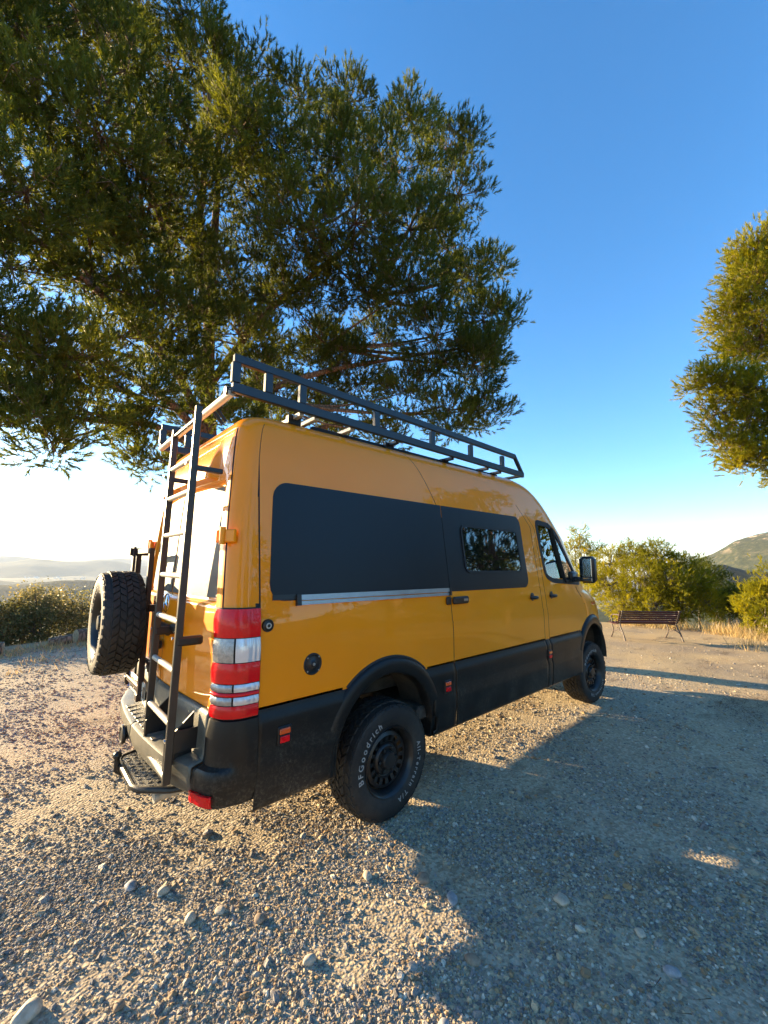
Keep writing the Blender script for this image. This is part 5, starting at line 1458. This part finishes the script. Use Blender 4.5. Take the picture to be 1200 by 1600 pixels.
def build_gravel():
    rg = np.random.default_rng(5)
    def samp(n, r0, r1, p):       # density of radius ~ r^-p
        u = rg.random(n); e = 2 - p
        if abs(e) < 1e-6: r = r0 * (r1 / r0) ** u
        else: r = (r0 ** e + u * (r1 ** e - r0 ** e)) ** (1 / e)
        return r
    r = np.concatenate([samp(165000, .75, 3.2, .3), samp(180000, 3.2, 17, 2.0)])
    az = np.radians(rg.uniform(-8, 103, len(r)))
    x = CAM.x + r * np.cos(az); y = CAM.y + r * np.sin(az)
    cov = fbm(x, y, 1.3, 55, 4) + .5 * fbm(x, y, .35, 56, 3)
    keep = (rg.random(len(r)) < np.clip(.66 + .85 * cov, .06, 1.0) * (1 - .82 * np.clip((x * .9 - y * .35 - 2.6) / 4, 0, 1))) & (r < edge_dist(np.degrees(az)) - .3)
    x, y, r, cov = x[keep], y[keep], r[keep], cov[keep]; n = len(x); z = height(x, y)
    s_ = np.exp(rg.normal(math.log(.0045), .45, n)) * np.clip(r / 3.0, .9, 2.2) ** .55
    s_ = np.minimum(s_, .030); big = rg.random(n) < .012; s_[big] *= 1.7
    sc_ = np.c_[s_ * rg.uniform(.8, 1.5, n), s_ * rg.uniform(.7, 1.1, n), s_ * rg.uniform(.45, .85, n)]
    rot = np.c_[rg.normal(0, .35, n), rg.normal(0, .35, n), rg.uniform(0, 6.28, n)]
    me = bpy.data.meshes.new('gravel'); me.vertices.add(n); me.vertices.foreach_set('co', np.c_[x, y, z + s_ * .05].astype(np.float32).ravel())
    a = me.attributes.new('psize', 'FLOAT_VECTOR', 'POINT'); a.data.foreach_set('vector', sc_.astype(np.float32).ravel())
    a = me.attributes.new('prot', 'FLOAT_VECTOR', 'POINT'); a.data.foreach_set('vector', rot.astype(np.float32).ravel())
    a = me.attributes.new('pvar', 'INT', 'POINT'); a.data.foreach_set('value', rg.integers(0, 4, n).astype(np.int32))
    me.update()
    m, nt_, out = new_mat('pebbles')
    bs = nd(nt_, 'ShaderNodeBsdfPrincipled', Roughness=0.85); oi = nd(nt_, 'ShaderNodeObjectInfo')
    rp = ramp(nt_, [(0.0, (.14, .125, .11)), (.15, (.22, .20, .18)), (.30, (.31, .275, .23)), (.44, (.36, .28, .175)), (.60, (.25, .165, .09)), (.70, (.44, .34, .21)), (.88, (.56, .49, .38)), (.95, (.36, .23, .11))], 'CONSTANT')
    nt_.links.new(oi.outputs['Random'], rp.inputs[0]); nt_.links.new(rp.outputs[0], bs.inputs['Base Color']); nt_.links.new(bs.outputs[0], out.inputs[0])
    me.materials.append(m)
    o = bpy.data.objects.new('gravel', me); col.objects.link(o); tag(o, 'loose grey and tan gravel covering the clearing', 'gravel', kind='stuff')
    ng = bpy.data.node_groups.new('gravel_scatter', 'GeometryNodeTree')
    ng.interface.new_socket('Geometry', in_out='INPUT', socket_type='NodeSocketGeometry'); ng.interface.new_socket('Geometry', in_out='OUTPUT', socket_type='NodeSocketGeometry')
    N = ng.nodes.new; Lk = ng.links.new
    gi = N('NodeGroupInput'); go = N('NodeGroupOutput'); iop = N('GeometryNodeInstanceOnPoints'); g2i = N('GeometryNodeGeometryToInstance')
    for k in range(4):
        ico = N('GeometryNodeMeshIcoSphere'); ico.inputs['Radius'].default_value = 1.0; ico.inputs['Subdivisions'].default_value = 2
        sp = N('GeometryNodeSetPosition'); pos = N('GeometryNodeInputPosition'); no = N('ShaderNodeTexNoise'); no.noise_dimensions = '4D'
        no.inputs['Scale'].default_value = 1.1; no.inputs['W'].default_value = 3.7 * k + 1; no.inputs['Detail'].default_value = 1.0
        vm = N('ShaderNodeVectorMath'); vm.operation = 'SUBTRACT'; vm.inputs[1].default_value = (.5, .5, .5)
        vs = N('ShaderNodeVectorMath'); vs.operation = 'SCALE'; vs.inputs['Scale'].default_value = 1.5
        Lk(pos.outputs[0], no.inputs['Vector']); Lk(no.outputs['Color'], vm.inputs[0]); Lk(vm.outputs[0], vs.inputs[0]); Lk(vs.outputs[0], sp.inputs['Offset'])
        sm = N('GeometryNodeSetMaterial'); sm.inputs['Material'].default_value = m
        Lk(ico.outputs['Mesh'], sp.inputs['Geometry']); Lk(sp.outputs[0], sm.inputs['Geometry']); Lk(sm.outputs[0], g2i.inputs[0])
    def attr(nm, t):
        a_ = N('GeometryNodeInputNamedAttribute'); a_.data_type = t; a_.inputs['Name'].default_value = nm
        return [s for s in a_.outputs if s.enabled and s.name == 'Attribute'][0]
    iop.inputs['Pick Instance'].default_value = True
    Lk(gi.outputs[0], iop.inputs['Points']); Lk(g2i.outputs[0], iop.inputs['Instance'])
    Lk(attr('pvar', 'INT'), iop.inputs['Instance Index']); Lk(attr('psize', 'FLOAT_VECTOR'), iop.inputs['Scale'])
    e2r = N('FunctionNodeEulerToRotation'); Lk(attr('prot', 'FLOAT_VECTOR'), e2r.inputs[0]); Lk(e2r.outputs[0], iop.inputs['Rotation'])
    Lk(iop.outputs[0], go.inputs[0])
    md = o.modifiers.new('scatter', 'NODES'); md.node_group = ng
build_gravel()
def build_litter():
    rg = np.random.default_rng(91); P = []
    for (cx_, cy_, sx_, sy_, k) in ((5.2, -2.15, .55, .16, 900), (5.7, -2.5, .35, .12, 500), (6.6, -2.6, .6, .12, 500), (7.6, -1.4, .9, .15, 500), (9.0, -.6, .8, .2, 400), (4.6, -2.4, .3, .1, 300), (12.0, -1.4, 1.2, .25, 600)):
        P.append(np.c_[rg.normal(cx_, sx_, k), rg.normal(cy_, sy_, k)])
    P.append(np.c_[rg.uniform(-2, 11, 2500), rg.uniform(-3.5, 8, 2500)])
    P = np.concatenate(P); n = len(P); z = height(P[:, 0], P[:, 1]) + rg.uniform(.006, .03, n)
    a = rg.uniform(0, 3.14, n); L = rg.uniform(.03, .08, n)[:, None]; d = np.c_[np.cos(a), np.sin(a), rg.normal(0, .25, n)]; s_ = np.c_[-np.sin(a), np.cos(a), np.zeros(n)] * .0028
    b = np.c_[P, z]; v = np.stack([b - d * L / 2 - s_, b - d * L / 2 + s_, b + d * L / 2], 1).reshape(-1, 3)
    o = fast_mesh('pine_litter', v, 3, n, simple('dead_pine_needles', (.13, .075, .035), .8, var=.4, scale=3), None); tag(o, 'dead brown pine needles strewn over the gravel', 'pine litter', kind='stuff')
build_litter()
